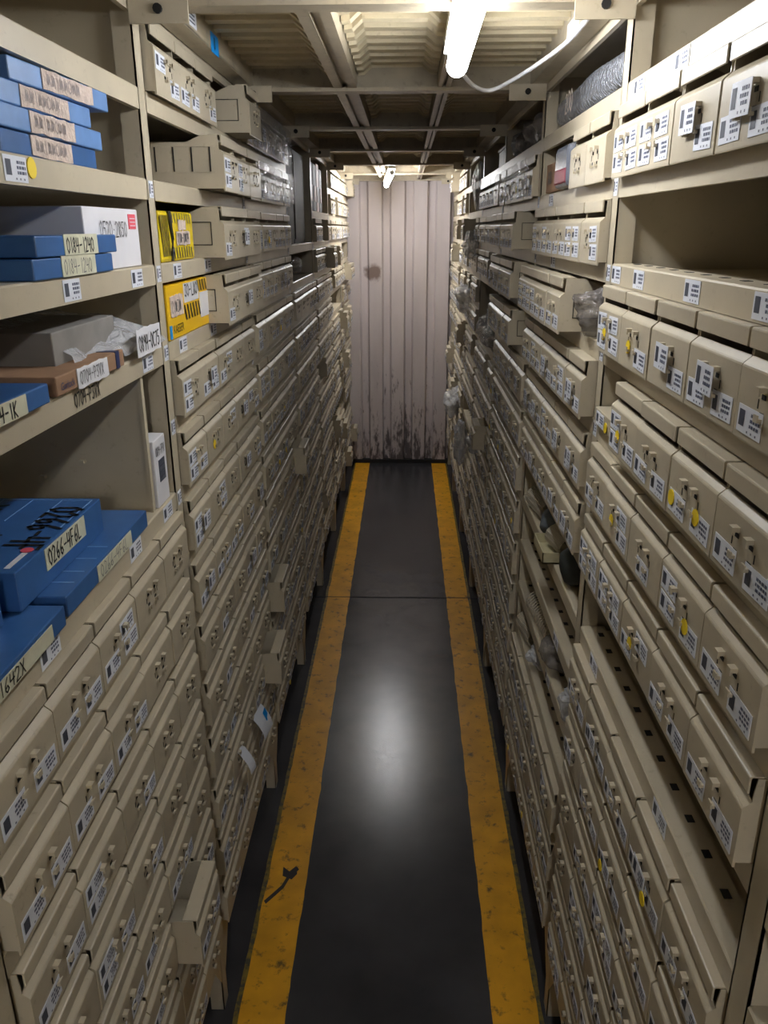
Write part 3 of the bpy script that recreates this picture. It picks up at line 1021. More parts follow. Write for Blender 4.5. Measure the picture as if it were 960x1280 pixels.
t.part('red_emblem', mb, M['red'], body)
t, body = carton('blue_box', 'nearest blue box at the photo edge, lower of its pair', 'box', 'L', -0.010, 0.20, 0.70, 0.990, z9 + 0.0005, 0.030, M['blue'])
fp = front_patch(t, 'L', -0.010, 0.76, 0.945, z9 + 0.001, z9 + 0.024, M['cream_tape'], 'tape', body, 0.001)
write(t, 'L', -0.0114, 0.78, z9 + 0.004, '01642X', 0.018, 0.002, None, fp, 1.1)
t, body = carton('blue_box', 'upper blue box with white label at the photo edge, on its pair', 'box', 'L', 0.045, 0.22, 0.68, 0.930, z9 + 0.0315, 0.060, M['blue'])
front_patch(t, 'L', 0.045, 0.80, 0.885, z9 + 0.040, z9 + 0.082, M['white'], 'paper_label', body)

# ------------------------------------------------------------------ second left bay: yellow cartons
t, body = carton('yellow_carton', 'yellow film wrapped carton with torn dark strap, left of pulled drawers', 'carton', 'L', 0.0, 0.26, 1.645, 1.905, z12 + 0.0005, 0.098, M['kyellow_film'], None, 0, 0.006)
mb = MB()
for i in range(5):
    y = 1.655 + 0.012 * i
    vs = [(S('L', -0.0012), y, z12 + 0.012), (S('L', -0.0012), y + 0.005, z12 + 0.012), (S('L', -0.0012), y - 0.005, z12 + 0.09), (S('L', -0.0012), y - 0.010, z12 + 0.09)]
    mb.add(vs, [(0, 1, 2, 3)])
for i in range(8):
    y = 1.735 + 0.020 * i
    vs = [(S('L', -0.0012), y, z12 + 0.006), (S('L', -0.0012), y + 0.005, z12 + 0.006), (S('L', -0.0012), y + 0.001, z12 + 0.028), (S('L', -0.0012), y - 0.004, z12 + 0.028)]
    mb.add(vs, [(0, 1, 2, 3)])
    vs = [(S('L', -0.0012), y, z12 + 0.076), (S('L', -0.0012), y + 0.005, z12 + 0.076), (S('L', -0.0012), y - 0.002, z12 + 0.096), (S('L', -0.0012), y - 0.006, z12 + 0.096)]
    mb.add(vs, [(0, 1, 2, 3)])
t.part('printed_stripes', mb, M['marker'], body)
mb = MB()
mb.tube([(S('L', -0.002), 1.708, z12 + 0.098), (S('L', -0.003), 1.712, z12 + 0.07), (S('L', -0.003), 1.722, z12 + 0.045), (S('L', -0.003), 1.714, z12 + 0.02), (S('L', -0.002), 1.712, z12 + 0.002)], [0.005, 0.004, 0.003, 0.004, 0.003], 6)
t.part('strap', mb, M['marker'], body)
fp = front_patch(t, 'L', -0.001, 1.755, 1.862, z12 + 0.032, z12 + 0.060, M['tape'], 'masking_tape', body, 0.0015, 0.002)
write(t, 'L', -0.003, 1.762, z12 + 0.036, '01~-0~04', 0.020, 0.0024, M['marker_grey'], fp, 0.8)
front_patch(t, 'L', -0.001, 1.775, 1.835, z12 + 0.062, z12 + 0.082, M['tape'], 'masking_tape', body, 0.0015, 0.002)

t, body = carton('yellow_carton', 'yellow and black KAESER carton on the eleventh shelf beside the post', 'carton', 'L', -0.002, 0.26, 1.642, 2.000, z11 + 0.0005, 0.108, M['kyellow'], None, 0, 0.002)
write_x = S('L', -0.0036)
t.part('lettering', printed('KAESER', 0.024, (write_x, 1.668, z11 + 0.012), (0, 1, 0), (0, 0, 1)), M['marker'], body)
mb = MB()
for i in range(9):
    y = 1.775 + 0.024 * i
    for z0_, z1_ in ((0.030, 0.062), (0.082, 0.107)):
        if z0_ > 0.05 and i < 5:
            continue
        if z0_ < 0.05 and i > 5:
            continue
        vs = [(write_x, y, z11 + z0_), (write_x, y + 0.009, z11 + z0_), (write_x, y - 0.002, z11 + z1_), (write_x, y - 0.011, z11 + z1_)]
        mb.add(vs, [(0, 1, 2, 3)])
t.part('printed_stripes', mb, M['marker'], body)
fp = front_patch(t, 'L', -0.002, 1.660, 1.758, z11 + 0.045, z11 + 0.088, M['tape'], 'masking_tape', body, 0.0015, 0.002)
write(t, 'L', -0.0038, 1.668, z11 + 0.052, '01~3~', 0.026, 0.0022, M['marker_grey'], fp, 0.8)
fp = front_patch(t, 'L', -0.002, 1.770, 1.895, z11 + 0.066, z11 + 0.106, M['whitebox'], 'paper_label', body, 0.0015)
write(t, 'L', -0.0038, 1.776, z11 + 0.078, '30-LX0', 0.026, 0.0034, None, fp, 0.98)
front_patch(t, 'L', -0.002, 1.905, 1.985, z11 + 0.022, z11 + 0.078, M['whitebox'], 'paper_label', body, 0.0015)
front_patch(t, 'L', -0.002, 1.644, 1.660, z11 + 0.003, z11 + 0.030, M['bluetag'], 'blue_mark', body)

# ------------------------------------------------------------------ right rack objects
# low tray with one sticker at the far end of the tenth shelf, near bay
z10 = ZK(10)
t = Thing('low_tray', 'low beige tray with one sticker and yellow dot beside the post', 'tray', (S('R', 0.15), 1.52, z10))
mb = MB()
rbox(mb, 'R', -0.010, 0.30, 1.452, 1.582, z10 + 0.0005, z10 + 0.034)
body = t.part('tray_body', mb, M['drawer'], bevel=0.002)
mb = sticker_mb(0.062, 0.026, 77, 0, 0, 0, 1)
mb.xf(lambda p: Vector((S('R', -0.0105) + p.x, 1.535 + p.y, z10 + 0.017 + p.z)))
t.part('sticker', mb, STK_MATS, body)
mb = disc(0.010, 0)
mb.xf(lambda p: Vector((S('R', -0.0118) + p.x, 1.482 + p.y, z10 + 0.013 + p.z)))
t.part('yellow_dot', mb, M['yellow'], body)

# small dark tool end poking over the thirteenth shelf drawers
# bubble wrap roll on the top shelf of the second bay
z14 = ZK(14)
mb = MB()
NU, NV = 60, 30
vs = []
for i in range(NU + 1):
    y = 1.645 + 0.80 * i / NU
    for j in range(NV):
        a = 2 * math.pi * j / NV
        r = 1 + 0.09 * noise.noise(Vector((y * 3.2, math.cos(a) * 1.2, math.sin(a) * 1.2)))
        ca, sa = math.cos(a), math.sin(a)
        r *= 1 / max(0.82, (abs(ca) ** 3 + abs(sa) ** 3) ** (1 / 3))
        hh = 0.046 + 0.004 * math.sin(i / NU * math.pi)
        if i in (0, NU):
            r *= 0.6
        vs.append((S('R', max(0.004, 0.135 + 0.115 * r * math.cos(a))), y, min(z14 + 0.108, max(z14 + 0.001, z14 + 0.052 + hh * r * math.sin(a)))))
fs = [(i * NV + j, i * NV + (j + 1) % NV, (i + 1) * NV + (j + 1) % NV, (i + 1) * NV + j) for i in range(NU) for j in range(NV)]
fs += [tuple(range(NV))[::-1], tuple(range(NU * NV, (NU + 1) * NV))]
mb.add(vs, fs)
t = Thing('bubble_wrap', 'roll of clear bubble wrap filling the top right shelf above the boxes', 'bubble wrap', (S('R', 0.13), 2.05, z14))
rb = t.part('wrap_roll', mb, M['bubble'], smooth=True)
write(t, 'R', 0.001, 2.20, z14 + 0.022, '200', 0.045, 0.005, M['tape'], rb, 0.95)

t, body = carton('cardboard_box', 'small brown cardboard box standing left of the smoky plastic bin', 'box', 'R', -0.004, 0.24, 2.195, 2.385, z13 + 0.0005, 0.072, M['carton'])
write(t, 'R', -0.0055, 2.350, z13 + 0.022, 'BX0', 0.030, 0.004, None, body, 0.8)
t = Thing('plastic_bin', 'smoky grey plastic bin with red contents beside the brown box', 'bin', (S('R', 0.14), 2.085, z13))
mb = MB()
rbox(mb, 'R', -0.022, 0.22, 1.995, 2.165, z13 + 0.0005, z13 + 0.096)
body = t.part('bin_body', mb, M['greyplastic'], bevel=0.014)
mb = MB()
rbox(mb, 'R', -0.0232, 0.10, 2.008, 2.152, z13 + 0.010, z13 + 0.044)
t.part('red_contents', mb, M['redplastic'], body, bevel=0.004)

# film sheets over drawers
def film(name, label, side, y0, y1, z0, z1, u, m_, amp=0.010, seed=0):
    mb = MB()
    nu, nv = 36, 12
    vs = []
    for i in range(nu + 1):
        for j in range(nv + 1):
            y, z = y0 + (y1 - y0) * i / nu, z0 + (z1 - z0) * j / nv
            d = noise.noise(Vector((y * 14 + seed, z * 20, seed * 1.3))) * amp + noise.noise(Vector((y * 45, z * 45, seed))) * amp * 0.4
            vs.append((S(side, u + d), y, z + 0.0))
    mb.add(vs, [(i * (nv + 1) + j, (i + 1) * (nv + 1) + j, (i + 1) * (nv + 1) + j + 1, i * (nv + 1) + j + 1) for i in range(nu) for j in range(nv)])
    return single(name, label, 'plastic film', mb, m_, (S(side, u), (y0 + y1) / 2, z0), smooth=True)


Y2, Y3 = YP(2), YP(3)
film('plastic_film', 'clear film hanging over the top drawer row of the third left bay', 'L', Y2 + 0.03, Y3 - 0.03, ZK(14) - 0.02, ZK(15) - 0.04, -0.034, M['film'], 0.008, 1)
film('plastic_film', 'clear film over the second drawer row, third left bay', 'L', Y2 + 0.03, Y3 - 0.03, ZK(13) + 0.004, ZK(14) - 0.045, -0.036, M['film'], 0.007, 5)
film('plastic_film', 'clear film over the shiny second drawer row, third right bay', 'R', Y2 + 0.03, Y3 - 0.03, ZK(13) + 0.004, ZK(14) - 0.045, -0.036, M['film'], 0.007, 9)


# crumpled plastic bags
def bag(name, label, side, u, y, z, size, seed, m_, cat='plastic bag', group=None, spike=0.35, lift=0.0):
    bm = bmesh.new()
    bmesh.ops.create_icosphere(bm, subdivisions=4, radius=1.0)
    for v in bm.verts:
        p = v.co.copy()
        d = 1 + spike * noise.noise(p * 1.4 + Vector((seed, 0, 0))) - spike * 0.7 * abs(noise.noise(p * 2.6 + Vector((0, seed, 0)))) - spike * 0.35 * abs(noise.noise(p * 6 + Vector((0, 0, seed))))
        q = p * d
        v.co = Vector((q.x * size[0], q.y * size[1], max(-0.92, q.z) * size[2] + 0.92 * size[2]))
    me = bpy.data.meshes.new(name)
    bm.to_mesh(me)
    bm.free()
    me.materials.append(m_)
    for p in me.polygons:
        p.use_smooth = True
    o = link(name, me, None, (S(side, u), y, z + lift))
    return tag(o, label, cat, group)


bag('plastic_bag', 'smoky plastic bag hanging from pulled drawers beside the right post', 'R', 0.03, 1.725, z11 + 0.001, (0.075, 0.065, 0.056), 3, M['bagdark'])
bag('plastic_bag', 'dark crumpled bag on the fourth left bay shelf under the tall opening', 'L', 0.10, 3.88, z11 + 0.001, (0.10, 0.26, 0.056), 8, M['bagdark'])
for i, (y, lab) in enumerate([(2.68, 'nearest of four clear stuffed bags on top shelf, third right bay'), (2.88, 'second nearest of four clear stuffed bags, top shelf, third right bay'),
                              (3.08, 'third nearest of four clear stuffed bags, top shelf, third right bay'), (3.27, 'farthest of four clear stuffed bags, top shelf, third right bay')]):
    bag('plastic_bag', lab, 'R', 0.07, y, z14 + 0.001, (0.075, 0.095, 0.055), 11 + 2 * i, M['bagdark'] if i < 3 else M['bag'], group='stuffed bags on the top right shelf')
bag('plastic_bag', 'clear pale bag lying in the dark double height opening, fourth right bay', 'R', 0.05, 3.80, ZK(9) + 0.001, (0.10, 0.30, 0.055), 6, M['bagdark'])
bag('plastic_bag', 'bright white bag end at the mouth of the fourth bay opening, right', 'R', 0.02, 4.08, ZK(9) + 0.001, (0.055, 0.09, 0.065), 15, M['bag'])
bag('plastic_bag', 'tall clear bag hanging at the fifth right bay near the ceiling', 'R', 0.01, 4.62, ZK(13) + 0.001, (0.05, 0.13, 0.125), 21, M['bag'])
bag('plastic_bag', 'clear bag below the tall hanging bag on the fifth right bay', 'R', -0.03, 4.60, ZK(11) + 0.06, (0.05, 0.14, 0.075), 23, M['bag'])
bag('plastic_bag', 'white bag sticking out of the fifth right bay at chest height', 'R', -0.02, 4.95, ZK(9) + 0.04, (0.08, 0.13, 0.09), 25, M['bag'])
bag('plastic_bag', 'long clear bag dangling over low drawers, fifth right bay', 'R', -0.04, 4.85, ZK(3) + 0.03, (0.045, 0.07, 0.16), 27, M['bag'])
bag('plastic_bag', 'clear bag bulging out of the sixth right bay at knee height', 'R', -0.04, 5.65, ZK(4) + 0.02, (0.08, 0.16, 0.11), 29, M['bag'])
bag('plastic_bag', 'small white bag caught between low drawers, fourth right bay', 'R', -0.03, 4.10, ZK(5) + 0.02, (0.035, 0.08, 0.055), 31, M['bag'])

# open shelves of the second right bay
def brush(label, y, z, ln, r, col, group=None, name='bottle_brush'):
    t = Thing(name, label, 'brush', (S('R', 0.08), y, z), group)
    mb = MB()
    mb.tube([(S('R', 0.048), y - ln / 2 - 0.03, z + r), (S('R', 0.028), y + ln / 2 + 0.03, z + r)], 0.004, 8)
    t.part('wire_core', mb, M['rubber'])
    mb = MB()
    n_ = 16
    for i in range(n_):
        f = i / (n_ - 1)
        cx = S('R', 0.048 - 0.02 * f)
        cyy = y - ln / 2 + ln * f
        pts = []
        for s in range(14):
            a = s * 2 * math.pi / 14
            pts.append((cx + r * math.cos(a), cyy + 0.006 * math.sin(2 * a), z + r + r * math.sin(a) * 0.98))
        mb.tube(pts + [pts[0]], 0.0022, 5)
    t.part('bristles', mb, M[col])
    return t


z7 = ZK(7)
brush('pale coiled brush on the seventh shelf of the second right bay', 2.30, z7 + 0.001, 0.15, 0.038, 'bristle', 'coiled brushes on the open shelves')
t = Thing('padded_sleeve', 'grey padded sleeve resting beside the pale coiled brush', 'sleeve', (S('R', 0.08), 2.13, z7))
mb = MB()
mb.tube([(S('R', 0.13), 2.22, z7 + 0.046), (S('R', 0.08), 2.18, z7 + 0.047), (S('R', 0.03), 2.13, z7 + 0.044), (S('R', 0.008), 2.105, z7 + 0.034)], [0.040, 0.045, 0.040, 0.022], 14)
t.part('sleeve_body', mb, M['greyfoam'], smooth=True)
t = Thing('plastic_tray', 'yellowish plastic tray across the seventh shelf edge, second right bay', 'tray', (S('R', 0.03), 1.98, z7))
mb = MB()
x0, x1 = S('R', -0.030), S('R', 0.12)
mb.box(x0, x1, 1.93, 2.075, z7 + 0.001, z7 + 0.005)
mb.box(x0, x0 + 0.003, 1.93, 2.075, z7 + 0.001, z7 + 0.032)
mb.box(x0, x1, 1.93, 1.933, z7 + 0.001, z7 + 0.032)
mb.box(x0, x1, 2.072, 2.075, z7 + 0.001, z7 + 0.032)
mb.box(x1 - 0.003, x1, 1.93, 2.075, z7 + 0.001, z7 + 0.032)
t.part('tray_body', mb, M['binplastic'])
brush('striped brush leaning in the yellowish tray', 1.99, z7 + 0.006, 0.10, 0.034, 'bristle', 'coiled brushes on the open shelves')
t = Thing('rubber_cup', 'dark green rubber cup lying on the seventh shelf near the post', 'rubber cup', (S('R', 0.06), 1.80, z7))
mb = MB()
mb.tube([(S('R', 0.20), 1.80, z7 + 0.050), (S('R', 0.13), 1.80, z7 + 0.052), (S('R', 0.05), 1.80, z7 + 0.052), (S('R', 0.012), 1.80, z7 + 0.050), (S('R', -0.004), 1.80, z7 + 0.048), (S('R', -0.010), 1.80, z7 + 0.047)], [0.042, 0.049, 0.050, 0.047, 0.036, 0.012], 20)
t.part('cup_body', mb, M['rubber'], smooth=True)
z6, z5, z4 = ZK(6), ZK(5), ZK(4)
brush('grey brush lying at the back of the fifth open shelf', 2.15, z5 + 0.001, 0.22, 0.038, 'bristle', 'coiled brushes on the open shelves')
bag('plastic_bag', 'smoky clear bag on the fifth open shelf, second right bay', 'R', 0.055, 1.93, z5 + 0.001, (0.07, 0.10, 0.05), 33, M['bagdark'])
bag('plastic_bag', 'clear bag beside the near post on the fifth open shelf', 'R', 0.04, 1.68, z5 + 0.001, (0.06, 0.032, 0.05), 35, M['bag'])
brush('pale brush at the far end of the fourth open shelf', 2.36, z4 + 0.001, 0.13, 0.04, 'bristle', 'coiled brushes on the open shelves')
bag('plastic_bag', 'blue grey bag on the fourth open shelf beside the pale brush', 'R', 0.06, 2.17, z4 + 0.001, (0.07, 0.075, 0.055), 36, M['bag'])

# fourth and fifth bay oddments
t, body = carton('white_tub', 'white tub on the dark top shelf of the fourth right bay', 'tub', 'R', 0.03, 0.20, 3.62, 3.95, ZK(14) + 0.0005, 0.085, M['whitebox'], None, 0, 0.01)
mb = MB()
rbox(mb, 'R', 0.025, 0.205, 3.615, 3.955, ZK(14) + 0.078, ZK(14) + 0.088)
t.part('tub_rim', mb, M['white'], bevel=0.003)
for i, (y0, y1, hh, m_, lab) in enumerate([(4.40, 4.55, 0.24, 'darkbox', 'nearest dark upright folder on the fifth left bay'), (4.57, 4.72, 0.24, 'darkbox', 'second dark upright folder on the fifth left bay'),
                                           (4.74, 4.86, 0.25, 'pink', 'pinkish upright folder between dark ones, fifth left bay'), (4.88, 5.02, 0.23, 'darkbox', 'farthest dark upright folder on the fifth left bay')]):
    t = Thing('upright_folder', lab, 'folder', (S('L', 0.12), (y0 + y1) / 2, ZK(13)), 'upright folders on the left')
    mb = MB()
    rbox(mb, 'L', 0.012, 0.25, y0, y1, ZK(13) + 0.0005, ZK(13) + hh)
    bdy = t.part('folder_cover', mb, M[m_], bevel=0.004)
    mb = MB()
    rbox(mb, 'L', 0.009, 0.0125, y0 + 0.04, y1 - 0.04, ZK(13) + 0.05, ZK(13) + 0.13)
    t.part('spine_label', mb, M['pink'] if m_ == 'darkbox' else M['whitebox'], bdy)
# tall plates standing in the dark opening
for i, (y0, y1, lab) in enumerate([(3.50, 3.86, 'near dark panel standing in the tall opening, fourth left bay'), (3.88, 4.28, 'far dark panel standing in the tall opening, fourth left bay')]):
    mb = MB()
    rbox(mb, 'L', 0.030, 0.045, y0, y1, z12 + 0.0005, z12 + 0.40)
    rbox(mb, 'L', 0.026, 0.031, y0 + 0.02, y1 - 0.02, z12 + 0.02, z12 + 0.38)
    single('metal_panel', lab, 'panel', mb, M['darkbox'], (S('L', 0.037), (y0 + y1) / 2, z12), 'dark panels in the tall opening')

# papers sticking out low on the left
def paper(name, label, y, z, ly, m_list, tilt):
    t = Thing(name, label, 'paper', (XL + 0.03, y, z))
    mb = MB()
    n_ = 6
    vs = []
    for i in range(n_ + 1):
        f = i / n_
        for s in (0, 1):
            vs.append((XL + 0.018 + 0.035 * math.sin(f * 1.5) + 0.02 * s * tilt, y + ly * s, z + 0.075 * (1 - f) - 0.01 * s))
    vs2 = [(a + 0.001, b, c) for a, b, c in vs]
    k = len(vs)
    fs = [(2 * i, 2 * i + 1, 2 * i + 3, 2 * i + 2) for i in range(n_)] + [(k + 2 * i, k + 2 * i + 2, k + 2 * i + 3, k + 2 * i + 1) for i in range(n_)]
    fs += [(0, k, k + 1, 1), (2 * n_, 2 * n_ + 1, k + 2 * n_ + 1, k + 2 * n_)] + [(2 * i, 2 * i + 2, k + 2 * i + 2, k + 2 * i) for i in range(n_)] + [(2 * i + 1, k + 2 * i + 1, k + 2 * i + 3, 2 * i + 3) for i in range(n_)]
    mb.add(vs + vs2, fs)
    t.part('sheet', mb, m_list[0])
    if len(m_list) > 1:
        mb = MB()
        mb.add([(XL + 0.0385, y + ly * 0.62, z + 0.055), (XL + 0.0385, y + ly * 0.95, z + 0.055), (XL + 0.051, y + ly * 0.95, z + 0.025), (XL + 0.051, y + ly * 0.62, z + 0.025)], [(0, 1, 2, 3)])
        t.part('blue_print', mb, m_list[1])


paper('paper_slip', 'white slip with blue print poking from the low drawers, left', 2.09, 0.510, 0.10, [M['white'], M['bluetag']], 0.4)
paper('paper_tag', 'small white tag hanging from a low left drawer', 1.87, 0.55, 0.05, [M['white']], 0.2)

# ------------------------------------------------------------------ the room
def struct(name, mb, mats, smooth=False, bevel=0.0):
    o = link(name, mb.mesh(name, mats if isinstance(mats, list) else [mats], smooth, bevel))
    o['kind'] = 'structure'
    return o


floor = struct('floor', MB().box(-1.2, 1.2, -2.4, 7.2, -0.05, 0.0), M['floor'])


def stripe(x0, x1, seed, m_, z):
    mb = MB()
    n_ = 260
    vs = []
    for i in range(n_ + 1):
        y = -0.5 + (6.99 + 0.5) * i / n_
        j0 = 0.004 * noise.noise(Vector((y * 9, seed, 0))) + 0.002 * noise.noise(Vector((y * 60, seed, 0)))
        j1 = 0.004 * noise.noise(Vector((y * 9, seed + 7, 0))) + 0.002 * noise.noise(Vector((y * 60, seed + 3, 0)))
        vs += [(x0 + j0, y, z), (x1 + j1, y, z)]
    mb.add(vs, [(2 * i, 2 * i + 1, 2 * i + 3, 2 * i + 2) for i in range(n_)])
    link('painted_stripe', mb.mesh('painted_stripe', [m_]), floor)


stripe(-0.452, -0.42, 3, M['stripe_old'], 0.0008)
stripe(-0.438, -0.312, 5, M['stripe'], 0.0012)
stripe(0.355, 0.382, 9, M['stripe_old'], 0.0008)
stripe(0.244, 0.368, 12, M['stripe'], 0.0012)
link('floor_joint', MB().box(-1.0, 1.0, 4.172, 4.180, -0.001, 0.0018).mesh('floor_joint', [M['joint']]), floor)
mb = MB()
pts = [(-0.432, 1.955), (-0.41, 1.985), (-0.385, 2.02), (-0.372, 2.06), (-0.345, 2.10)]
for (a, b), (c, d) in zip(pts, pts[1:]):
    mb.add([(a - 0.004, b + 0.006, 0.0016), (a + 0.004, b - 0.006, 0.0016), (c + 0.004, d - 0.006, 0.0016), (c - 0.004, d + 0.006, 0.0016)], [(0, 1, 2, 3)])
mb.add([(-0.392, 2.065, 0.0017), (-0.36, 2.05, 0.0017), (-0.345, 2.075, 0.0017), (-0.352, 2.11, 0.0017), (-0.372, 2.085, 0.0017), (-0.395, 2.105, 0.0017)], [(0, 1, 2, 3, 4, 5)])
link('scuff_mark', mb.mesh('scuff_mark', [M['scuff']]), floor)

# end wall of vertical trapezoidal sheet
mb = MB()
P = []
x = -1.15
pitch = 0.187
off = -0.490
i0 = int(math.floor((-1.2 - off) / pitch))
prof = []
for i in range(i0, i0 + 14):
    xb = off + i * pitch
    prof += [(xb, 0.0), (xb + 0.105, 0.0), (xb + 0.120, 0.036), (xb + 0.172, 0.036)]
vs = []
for a, d in prof:
    vs += [(a, 6.985 + d, 0.035), (a, 6.985 + d, 2.62)]
n_ = len(prof)
mb.add(vs, [(2 * i, 2 * i + 2, 2 * i + 3, 2 * i + 1) for i in range(n_ - 1)])
mb.box(-1.2, 1.2, 7.03, 7.06, 0.0, 2.62)
struct('wall_back', mb, M['wall'])
mb = MB().box(-1.0, 1.0, 6.975, 7.03, 0.0, 0.032)
struct('baseboard_back', mb, M['joint'])
for nm, x0, x1 in (('wall_left', -1.05, -1.0), ('wall_right', 0.94, 0.99)):
    struct(nm, MB().box(x0, x1, -2.4, 7.06, 0.0, 2.62), M['deck'])

# ceiling: corrugated decking panels between beams
mb = MB()
ZD = 2.418
XB = [-0.47, -0.20, 0.128, 0.385]


def deck_panel(x0, x1, y0, y1):
    rib = 0.076
    n_ = max(1, int(round((y1 - y0) / rib)))
    rib = (y1 - y0) / n_
    prof = []
    for i in range(n_):
        y = y0 + i * rib
        prof += [(y, 0.0), (y + rib * 0.44, 0.0), (y + rib * 0.48, 0.040), (y + rib * 0.96, 0.040)]
    prof.append((y1, 0.0))
    xs = [(x0, -0.014, 0.010), (x0 + 0.018, -0.012, 0.010), (x0 + 0.040, 0.004, 0.0), (x1 - 0.040, 0.004, 0.0), (x1 - 0.018, -0.012, 0.010), (x1, -0.014, 0.010)]
    vs = []
    for (x_, dz, dy) in xs:
        for (y_, z_) in prof:
            vs.append((x_, y_ + dy, ZD + z_ + dz))
    k = len(prof)
    mb.add(vs, [(i * k + j, (i + 1) * k + j, (i + 1) * k + j + 1, i * k + j + 1) for i in range(len(xs) - 1) for j in range(k - 1)])


edges_x = [(-0.47, -0.205), (-0.135, 0.085), (0.122, 0.385)]
for b in range(-2, 7):
    ya, yb = YP(b) + 0.03, min(YP(b + 1) - 0.02, 6.97)
    for a, c in edges_x:
        deck_panel(a, c, ya, yb)
mb.box(-1.05, 1.0, -2.4, 7.06, 2.50, 2.54)
struct('ceiling', mb, M['deck'])

# cross beams at every upright, two long channels, edge rails
for b in range(-1, 8):
    y = YP(b) if b < 7 else 6.94
    mb = MB()
    # angle: vertical web plus bottom flange towards the viewer with a small lip
    mb.box(-0.47, 0.385, y - 0.004, y, 2.366, 2.425)
    mb.box(-0.47, 0.385, y - 0.032, y + 0.018, 2.362, 2.366)
    mb.box(-0.47, 0.385, y - 0.034, y - 0.031, 2.362, 2.372)
    o = struct('ceiling_beam', mb, M['steel'])
    for x0, x1 in ((-0.478, -0.375), (0.285, 0.388)):
        mb = MB().box(x0, x1, y - 0.040, y - 0.0345, 2.335, 2.376)
        br = link('bracket_plate', mb.mesh('bracket_plate', [M['paint']]), o)
        mb = MB().tube([((x0 + x1) / 2, y - 0.046, 2.357), ((x0 + x1) / 2, y - 0.040, 2.357)], 0.008, 10)
        link('bolt', mb.mesh('bolt', [M['slot']]), br)
for x0, x1 in ((-0.202, -0.138), (0.088, 0.122)):
    mb = MB()
    y0, y1 = -2.2, 6.96
    w = x1 - x0
    mb.box(x0, x0 + 0.003, y0, y1, 2.372, 2.425)
    mb.box(x1 - 0.003, x1, y0, y1, 2.372, 2.425)
    mb.box(x0, x0 + w * 0.36, y0, y1, 2.370, 2.373)
    mb.box(x1 - w * 0.36, x1, y0, y1, 2.370, 2.373)
    mb.box(x0 + w * 0.34, x0 + w * 0.38, y0, y1, 2.370, 2.384)
    mb.box(x1 - w * 0.38, x1 - w * 0.34, y0, y1, 2.370, 2.384)
    mb.box(x0 + 0.003, x1 - 0.003, y0, y1, 2.381, 2.385)
    struct('ceiling_beam', mb, M['steel'])
for nm, x0, x1, sx in (('trim_1', -0.476, -0.432, 1), ('trim_2', 0.347, 0.388, -1)):
    mb = MB()
    if sx > 0:
        mb.box(x0, x0 + 0.004, -2.2, 6.97, 2.398, 2.45)
        mb.box(x1 - 0.004, x1, -2.2, 6.97, 2.378, 2.43)
        mb.box(x0, x1, -2.2, 6.97, 2.376, 2.380)
    else:
        mb.box(x1 - 0.004, x1, -2.2, 6.97, 2.398, 2.45)
        mb.box(x0, x0 + 0.004, -2.2, 6.97, 2.378, 2.43)
        mb.box(x0, x1, -2.2, 6.97, 2.376, 2.380)
    tr = struct(nm, mb, M['steel'])
    if sx > 0:
        mb = MB().box(x1, x1 + 0.001, 1.74, 1.87, 2.385, 2.414)
        for j in range(3):
            mb.box(x1 + 0.001, x1 + 0.0014, 1.755, 1.855, 2.391 + 0.007 * j, 2.3935 + 0.007 * j, 1)
        link('paper_label', mb.mesh('paper_label', [M['white'], M['ink']]), tr)
        mb = MB().box(x1, x1 + 0.001, 2.00, 2.075, 2.372, 2.412)
        bt_ = link('blue_tag', mb.mesh('blue_tag', [M['bluetag']]), tr)
        mb = hand('U', 0.022, (x1 + 0.0014, 2.027, 2.381), (0, 1, 0), (0, 0, 1), 0.004)
        link('lettering', mb.mesh('lettering', [M['marker']]), bt_)
    else:
        mb = MB().box(x0 - 0.001, x0, 1.86, 1.98, 2.380, 2.412)
        link('paper_label', mb.mesh('paper_label', [M['white']]), tr)

# ------------------------------------------------------------------ lamps
def lamp(label, a, b, m_, w=0.026):
    a, b = Vector(a), Vector(b)
    d = (b - a).normalized()
    t = Thing('tube_light', label, 'light', tuple((a + b) / 2))
    mb = MB().tube([a, a + d * 0.01, b - d * 0.01, b], [w * 0.45, w * 0.5, w * 0.5, w * 0.45], 14)
    t.part('lit_tube', mb, m_, smooth=True)
    up = Vector((0, 0, 1))
    sx = d.cross(up).normalized()
    mb = MB()
    q = []
    for p in (a - d * 0.02, b + d * 0.02):
        for s, h in ((-1, 0.6), (1, 0.6), (1, 1.1), (-1, 1.1)):
            q.append(p + sx * s * w * 0.62 + up * h * w)
    mb.add(q, [(0, 1, 2, 3), (4, 7, 6, 5), (0, 4, 5, 1), (1, 5, 6, 2), (2, 6, 7, 3), (3, 7, 4, 0)])
    t.part('lamp_housing', mb, M['housing'])
    for p, s in ((a, -1), (b, 1)):
        mb = MB().tube([p, p + d * s * 0.014], w * 0.42, 12)
        t.part('end_cap', mb, M['housing'])
    return t


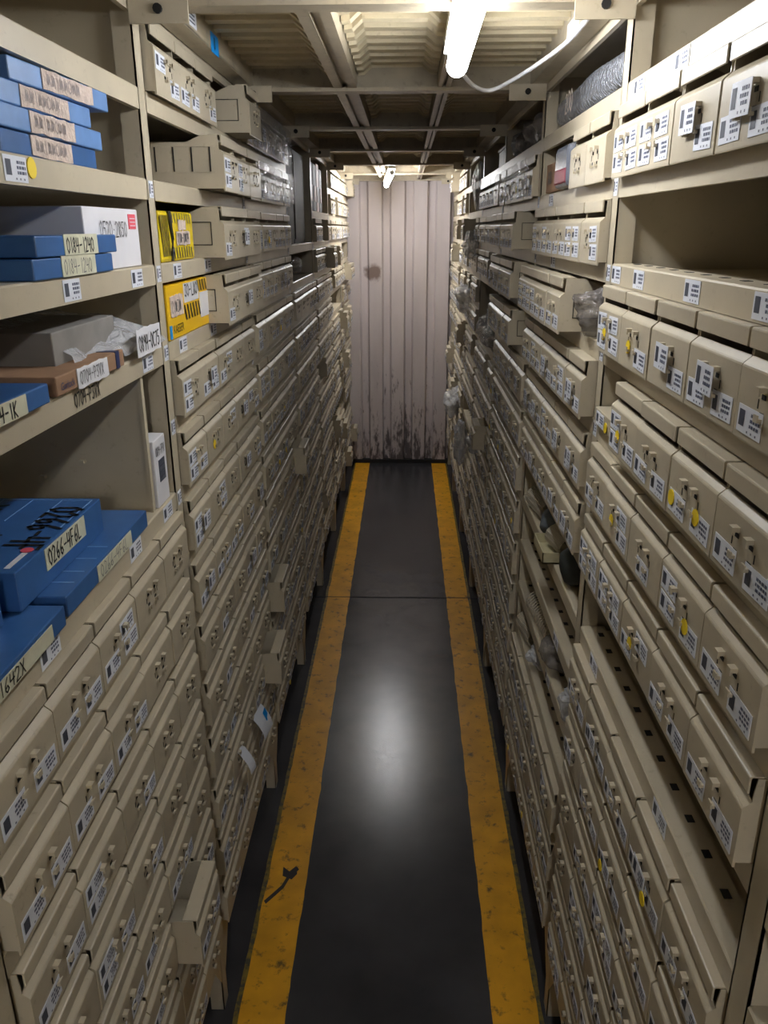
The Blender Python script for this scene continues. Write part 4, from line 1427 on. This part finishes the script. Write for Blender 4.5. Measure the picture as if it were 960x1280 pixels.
lamp('long white tube light, nearest, crossing the first beam overhead', (0.100, 1.16, 2.332), (0.110, 1.98, 2.334), M['tube'], 0.046)
lamp('small tube light far down the aisle before the ribbed wall', (-0.088, 5.45, 2.333), (-0.150, 6.60, 2.315), M['tube2'], 0.036)
lamp('long tube light overhead behind the viewer', (0.10, -1.9, 2.322), (0.10, -0.9, 2.322), M['tube3'], 0.046)
# the white flex looping from the near lamp to the right-hand rail
cp = [(0.118, 2.02, 2.335), (0.16, 2.16, 2.325), (0.205, 2.22, 2.322), (0.25, 2.18, 2.335), (0.30, 2.05, 2.352), (0.335, 1.90, 2.366), (0.342, 1.72, 2.374), (0.338, 1.55, 2.373)]
mb = MB()
pts = []
for i in range(len(cp) - 1):
    p0, p1, p2, p3 = [Vector(cp[min(max(j, 0), len(cp) - 1)]) for j in (i - 1, i, i + 1, i + 2)]
    for s in range(6):
        f = s / 6
        pts.append(0.5 * ((2 * p1) + (p2 - p0) * f + (2 * p0 - 5 * p1 + 4 * p2 - p3) * f * f + (3 * p1 - p0 - 3 * p2 + p3) * f ** 3))
pts.append(Vector(cp[-1]))
mb.tube(pts, 0.0048, 8)
single('lamp_flex', 'white flex sagging from the near tube light to the right rail', 'cable', mb, M['cable'], tuple(cp[0]), smooth=True)

# ------------------------------------------------------------------ world, camera, exposure
w = bpy.data.worlds.new('World')
SC.world = w
w.use_nodes = True
w.node_tree.nodes['Background'].inputs['Color'].default_value = (0.9, 0.92, 1.0, 1)
w.node_tree.nodes['Background'].inputs['Strength'].default_value = 0.07

cam = bpy.data.cameras.new('camera')
cam.sensor_fit = 'HORIZONTAL'
cam.sensor_width = 36
cam.lens = 1000 / 960 * 36
cam.clip_start = 0.02
cam.clip_end = 60
co = bpy.data.objects.new('camera', cam)
COL.objects.link(co)
R3 = Matrix([[CAM_M[i][0], CAM_M[i][1], -CAM_M[i][2]] for i in range(3)])
co.matrix_world = Matrix.Translation((0, 0, CAMH)) @ R3.to_4x4()
SC.camera = co

vs_ = SC.view_settings
vs_.view_transform = 'Standard'
vs_.look = 'None'
vs_.gamma = 1
vs_.exposure = 1.75
vs_.use_curve_mapping = False
SC.cycles.use_denoising = True
SC.cycles.max_bounces = 8
SC.cycles.caustics_reflective = False
SC.cycles.caustics_refractive = False
SC.cycles.sample_clamp_indirect = 6
